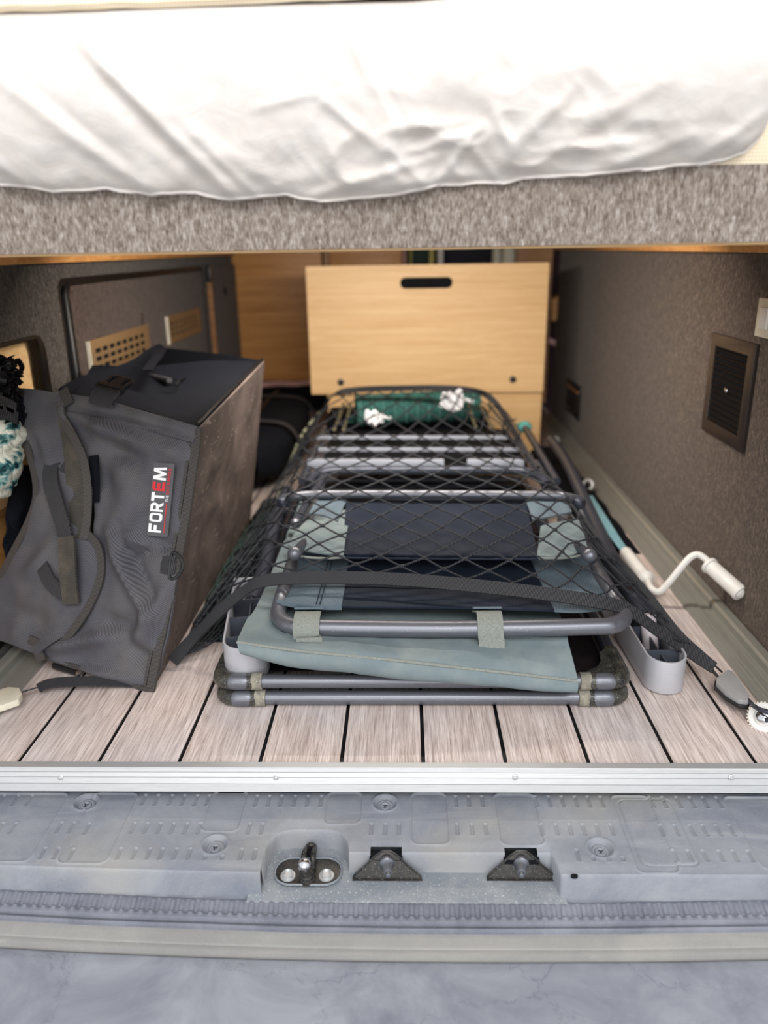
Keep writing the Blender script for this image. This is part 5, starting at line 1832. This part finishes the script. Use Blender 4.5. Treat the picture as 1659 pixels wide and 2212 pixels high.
for row, (pa, pb) in ((R1, (1718, 1742)), (R2, (1778, 1803)), (R3, (1833, 1858)), (R3s, (1848, 1858))):
    for px in row:
        pm = (pa + pb) / 2
        p = at(px, pm + (px - 830) * 0.004, 'z', ZS)
        hy = (sy(pa) - sy(pb)) / 2
        d = box_sdf(p.x, p.y, 0.0022, hy)
        Z = Z - 0.0024 * (1 - npsm(-0.0008, 0.0004, d)) + 0.0005 * np.exp(-((d - 0.0010) / 0.0007) ** 2)
for (xa1, xb1, ya1, yb1) in ((-80, 150, 1714, 1858), (205, 300, 1714, 1862), (462, 537, 1710, 1794), (708, 783, 1712, 1778), (888, 963, 1714, 1822), (1066, 1152, 1716, 1824), (1318, 1398, 1720, 1882), (1560, 1720, 1722, 1874)):
    # corner pixels at the far edge of each pad
    p, q = at(xa1, ya1, 'z', ZS), at(xb1, ya1, 'z', ZS)
    yb_ = at((xa1 + xb1) / 2, yb1, 'z', ZS).y
    cx, cy, hx_, hy_ = (p.x + q.x) / 2, (p.y + yb_) / 2, (q.x - p.x) / 2, (p.y - yb_) / 2
    d = box_sdf(cx, cy, hx_, hy_, 0.009)
    Z = Z - 0.0014 * (1 - npsm(-0.001, 0.0006, d)) + 0.0011 * np.exp(-((d - 0.0012) / 0.0016) ** 2)
# hatch outline (thin groove)
p, q = at(1333, 1726, 'z', ZS), at(1446, 1726, 'z', ZS)
yb_ = sy(1868, 1450)
d = box_sdf((p.x + q.x) / 2, (p.y + yb_) / 2, (q.x - p.x) / 2, (p.y - yb_) / 2, 0.010)
Z = Z - 0.0016 * np.exp(-(d / 0.0009) ** 2)
SCR = [(187, 1736), (465, 1828), (832, 1738), (1297, 1836)]
for px, py in SCR:
    p = at(px, py, 'z', ZS - .003)
    d = np.hypot(XX - p.x, YY - p.y)
    Z = Z - 0.007 * (1 - npsm(0.008, 0.0165, d)) + 0.0012 * np.exp(-((d - 0.0165) / 0.002) ** 2)
p = at(1241, 1891, 'z', ZS)
hole_c = (p.x, p.y)
NOT = [(800, 868, 1828, 1850), (1090, 1162, 1830, 1852)]
Z = Z + 0.0003 * np.sin(XX * 9) - 0.004 * npsm(YR - 0.004, YR, YY) * 0
keep = np.ones((nys - 1, nxs - 1), bool)
xm = (xa_[:-1] + xa_[1:]) / 2
ym = (ya2[:-1] + ya2[1:]) / 2
XM, YM = np.meshgrid(xm, ym)
notch_boxes = []
for a, b_, c_, d_ in NOT:
    xa1, xb1, y1_, y0_ = sx(a, 1840), sx(b_, 1840), sy(c_, a), sy(d_, a)
    notch_boxes.append((xa1, xb1, y0_, y1_))
    keep &= ~((XM > xa1) & (XM < xb1) & (YM > y0_ - 0.001) & (YM < y1_))
ZMID = (Z[:-1, :-1] + Z[1:, 1:]) / 2
lipm = (lip[:-1, :-1] + lip[1:, 1:]) / 2
keep &= YM > lipm - dw - 0.0022
idx = np.arange(nxs * nys).reshape(nys, nxs)
quads = np.stack([idx[:-1, :-1], idx[:-1, 1:], idx[1:, 1:], idx[1:, :-1]], -1)[keep]
O_ = np.array([-0.05, -0.08, -0.085])
co = np.stack([XX.ravel() - O_[0], YY.ravel() - O_[1], Z.ravel() - O_[2]], -1).astype(np.float32)
used = np.unique(quads)
remap = np.full(nxs * nys, -1)
remap[used] = np.arange(len(used))
co = co[used]
quads = remap[quads]
me = bpy.data.meshes.new('moulded_top')
me.vertices.add(len(co))
me.vertices.foreach_set('co', co.ravel())
me.loops.add(quads.size)
me.loops.foreach_set('vertex_index', quads.ravel().astype(np.int32))
me.polygons.add(len(quads))
me.polygons.foreach_set('loop_start', np.arange(0, quads.size, 4, dtype=np.int32))
me.polygons.foreach_set('use_smooth', np.ones(len(quads), bool))
me.update(calc_edges=True)
me.validate()
me.materials.append(M_step)
o = bpy.data.objects.new('moulded_top', me)
C.objects.link(o)
o.parent = stp
for px, py in SCR:
    p = at(px, py, 'z', ZS - .003)
    s_ = MB().lathe([(0, 0), (0.0105, 0), (0.0112, 0.001), (0.0095, 0.0022), (0.0072, 0.0016), (0.0068, 0.0030), (0.0045, 0.0042), (0.0030, 0.0030), (0, 0.0028)], Vector((p.x, p.y - 0.001, ZS - 0.0070)), (0, -0.2, 1), 24).build('fixing_screw', M_step, stp)
    for k in range(3):
        a = k * 2 * PI / 3 + 0.4
        MB().tube([Vector((p.x, p.y - 0.002, ZS - 0.0032)), Vector((p.x + 0.0032 * math.cos(a), p.y - 0.002 + 0.0032 * math.sin(a), ZS - 0.0032))], 0.0006, 5).build('cross_slot', M_blk, s_)
for xa1, xb1, y0_, y1_ in notch_boxes:
    MB().box((xa1 - 0.001, y0_ + 0.0005, ZS - 0.030), (xb1 + 0.001, y1_ + 0.001, ZS - 0.006)).build('slot_recess', M_dark, stp, False)
MB().plate([(hole_c[0] + 0.0042 * math.cos(k * PI / 8), hole_c[1] + 0.0024 * math.sin(k * PI / 8)) for k in range(16)], [], lambda a, b, d: Vector((a, b, ZS + 0.0002 - d)), 0.003).build('plug_hole', M_dark, stp, False)
# dark void behind the step, under the aluminium strip
struct(MB().box((-0.75, 0.0020, -0.12), (0.68, 0.012, -0.031)).build('trim_2', M_dark, None, False))

# painted metal sill under the cut-out
pm = MB()
G = []
for j in range(8):
    row = []
    for i in range(60):
        x = xp0 - 0.02 + (xr1 - xp0 + 0.03) * i / 59
        y = [-0.155, -0.150, -0.140, -0.12, -0.1, -0.08, -0.06, -0.05][j]
        z = [-0.088, -0.0800, -0.0775, -0.0765, -0.0760, -0.0755, -0.0750, -0.0750][j]
        row.append(Vector((x, y, z)))
    G.append(row)
pm.slab(G, 0.003)
tag(pm.build('metal_sill', M_paint), 'dusty blue-grey painted metal ledge showing through the cut-out of the step', 'ledge')

# strikers
for i_, (px, lb) in enumerate(((836, 'black winged door striker with a pin, next to the lock loop'), (1124, 'black winged door striker with a pin, at the right end of the cut-out'))):
    c = at(px, 1892, 'z', -0.076)
    t = thing('door_striker', lb, 'striker', (c.x, c.y, -0.0765))
    k_ = 0.00056
    Lw, Rw = (at(px - 74, 1893, 'z', -0.074), at(px + 76, 1893, 'z', -0.074))
    yb_ = c.y - 0.009
    tz = at(px, 1838, 'y', yb_ + 0.012)
    out_ = [(Lw.x, 0.0), (Rw.x, 0.0), (Rw.x - 0.002, 0.006), (c.x + 0.024, 0.0205), (c.x + 0.013, 0.0320), (c.x + 0.005, 0.0375), (c.x - 0.005, 0.0375), (c.x - 0.013, 0.0320), (c.x - 0.024, 0.0205), (Lw.x + 0.002, 0.006)]
    up_ = Vector((0, 0.012, tz.z + 0.074)).normalized()
    sc_ = Vector((0, 0.012, tz.z + 0.074)).length / 0.0375
    nr = Vector((0, -up_.z, up_.y))
    MB().plate(out_, [], lambda a, b, d: Vector((a, yb_, -0.074)) + up_ * b * sc_ + nr * (0.0 - d), 0.004).build('wing_plate', M_strike, t, True, 0.0012)
    MB().tube([Vector((q[0], yb_, -0.074)) + up_ * q[1] * sc_ + nr * 0.0006 for q in out_], 0.0013, 7, True).build('raised_edge', M_strike, t)
    o0 = Vector((c.x, yb_, -0.074)) + up_ * 0.0235 * sc_ + nr * 0.001
    o1 = at(px + 3, 1894, 'y', yb_ - 0.016)
    dd = (o1 - o0).normalized(); ll = (o1 - o0).length
    MB().lathe([(0, -0.002), (0.0088, -0.002), (0.0092, 0.003), (0.0072, 0.005), (0.0062, ll * 0.4), (0.0052, ll * 0.72), (0.0032, ll * 0.75), (0.0030, ll * 0.96), (0.0014, ll), (0, ll)], o0, dd, 22).build('striker_pin', M_tube, t)

# lock loop in the pocket
c = at(666, 1884, 'z', -0.074)
t = thing('lock_loop', 'sooty tailgate lock loop with two silver bolts in the rounded pocket', 'lock', (c.x, c.y, -0.076))
w0, w1 = at(594, 1886, 'z', -0.073), at(738, 1886, 'z', -0.073)
yt, yb_ = at(666, 1856, 'z', -0.073).y, at(666, 1914, 'z', -0.073).y
MB().plate(rrect(w0.x, yb_, w1.x, yt, (yt - yb_) / 2 - 0.001, 8), [], lambda a, b, d: Vector((a, b, -0.0715 - d)), 0.004).build('base_plate', M_strike, t, True, 0.001)
rr_ = rrect(w0.x, yb_, w1.x, yt, (yt - yb_) / 2 - 0.001, 8)
MB().tube([Vector((a, b, -0.0712)) for a, b in rr_], 0.0014, 6, True).build('plate_rim', M_paint, t)
for px in (622, 705):
    p = at(px, 1889, 'z', -0.069)
    MB().lathe([(0, 0), (0.0095, 0), (0.0090, 0.0015), (0.0068, 0.0018), (0.0070, 0.0048), (0.0050, 0.0056), (0.0036, 0.0040), (0, 0.0040)], Vector((p.x, p.y, -0.0714)), (0, 0, 1), 24).build('bolt', M_alu_w, t)
b0, b1 = at(652, 1895, 'z', -0.071), at(676, 1895, 'z', -0.071)
tb_ = at(664, 1824, 'y', ypk - 0.010)
m = MB()
pl = [Vector((b0.x + 0.002, c.y - 0.004, -0.072)), Vector((b0.x + 0.001, c.y + 0.008, -0.055)), Vector((b0.x + 0.002, ypk - 0.014, tb_.z - 0.002)), Vector(((b0.x + b1.x) / 2, ypk - 0.012, tb_.z + 0.001)), Vector((b1.x - 0.002, ypk - 0.014, tb_.z - 0.002)), Vector((b1.x - 0.001, c.y + 0.008, -0.055)), Vector((b1.x - 0.002, c.y - 0.004, -0.072))]
m.tube(crv(pl, 6), 0.0036, 10)
m.build('loop_bar', M_strike, t)
MB().tape([Vector(((b0.x + b1.x) / 2, c.y + 0.012, -0.060)), Vector(((b0.x + b1.x) / 2, ypk - 0.010, tb_.z - 0.003))], Vector((1, 0, 0)), 0.012, 0.003).build('loop_insert', M_dark, t)
q0, q1 = at(662, 1908, 'z', -0.071), at(658, 1872, 'z', -0.055)
MB().lathe([(0, 0), (0.0105, 0), (0.0098, 0.004), (0.0085, 0.006), (0.0092, 0.009), (0.0080, 0.011), (0.0088, 0.014), (0.0075, 0.017), (0, 0.017)], Vector((q0.x, q0.y + 0.006, -0.0710)), (0, -0.1, 1), 20).build('spring_boot', M_strike, t)
MB().lathe([(0, -0.0085), (0.0045, -0.0072), (0.0080, -0.003), (0.0085, 0.001), (0.0072, 0.0050), (0.0040, 0.0078), (0, 0.0085)], q1 + Vector((0, 0, 0.002)), (0, -0.3, 1), 22).build('chrome_knob', M_steel, t)

# ------------------------------------------------------------------ rubber seal, ledge and bumper
def bow(x):
    return 0.016 * (x / 0.53) ** 2 if x < 0 else 0.010 * (x / 0.45) ** 2


def sweep(prof, name, m, parent=None, x0=-0.72, x1=0.66, n=140, rib=None):
    G = []
    for j, (y, z) in enumerate(prof):
        row = []
        for i in range(n + 1):
            x = x0 + (x1 - x0) * i / n
            dz = rib(x, j) if rib else 0
            row.append(Vector((x, y + bow(x) + 0.0006 * noise.noise(Vector((x * 9, y * 60, 2))), z + dz)))
        G.append(row)
    return MB().slab(G, 0.002).build(name, m, parent)


def ribf(x, j):
    if 4 <= j <= 8:
        ph = (x / 0.0118) % 1.0
        return 0.0026 * sm(0.18, 0.34, min(ph, 1 - ph)) - 0.0008 * (0.5 + 0.5 * noise.noise(Vector((x * 22, 0, 0))))
    return 0


rs_ = thing('door_seal', 'ribbed grey rubber door seal curving along below the step', 'seal', (0, -0.165, -0.095))
sweep([(-0.1330, -0.0850), (-0.1480, -0.0830), (-0.1505, -0.0790), (-0.1530, -0.0780), (-0.1560, -0.0788), (-0.1600, -0.0800), (-0.1640, -0.0815), (-0.1680, -0.0825), (-0.1705, -0.0812), (-0.1730, -0.0808), (-0.1755, -0.0815), (-0.1772, -0.0850), (-0.1776, -0.0930)], 'ribbed_strip', M_seal, rs_, n=760, rib=ribf)
sweep([(-0.1782, -0.0930), (-0.1790, -0.0865), (-0.1815, -0.0855), (-0.1840, -0.0870), (-0.1850, -0.0930)], 'lower_bead', M_seal, rs_)
sweep([(-0.176, -0.0905), (-0.1850, -0.0905), (-0.1890, -0.0915), (-0.1960, -0.0925), (-0.2000, -0.0935), (-0.2008, -0.0955), (-0.2050, -0.0950), (-0.2085, -0.0960), (-0.2095, -0.1040)], 'tan_ledge', M_ledge, rs_)
pf = [(-0.200, -0.1070), (-0.2100, -0.1060), (-0.2118, -0.1020), (-0.2150, -0.1010), (-0.2250, -0.1030), (-0.2450, -0.1060), (-0.28, -0.1100), (-0.33, -0.1180), (-0.38, -0.135), (-0.41, -0.17), (-0.42, -0.24), (-0.42, -0.34)]
bp = sweep(pf, 'rear_bumper', M_bump)
tag(bp, 'scuffed blue-grey plastic rear bumper across the bottom of the picture', 'bumper')
# asphalt outside, below the bumper
struct(MB().box((-4, -6, -0.66), (4, 3, -0.64)).build('ground', M_asph, None, False))
# van body around the opening
M_body = plain('grey_van_paint', (120, 122, 126), 0.4)
struct(MB().box((XL - 0.12, 0.0, -0.35), (XL - 0.021 - 0.028, 2.3, 1.15)).build('wall_body_left', M_body, None, False))
struct(MB().box((XR + 0.021, 0.0, -0.35), (XR + 0.12, 2.25, 1.15)).build('wall_body_right', M_body, None, False))
struct(MB().box((XL - 0.33, 0.75, 1.15), (XR + 0.33, YC + 0.44, 1.18)).build('ceiling', M_body, None, False))
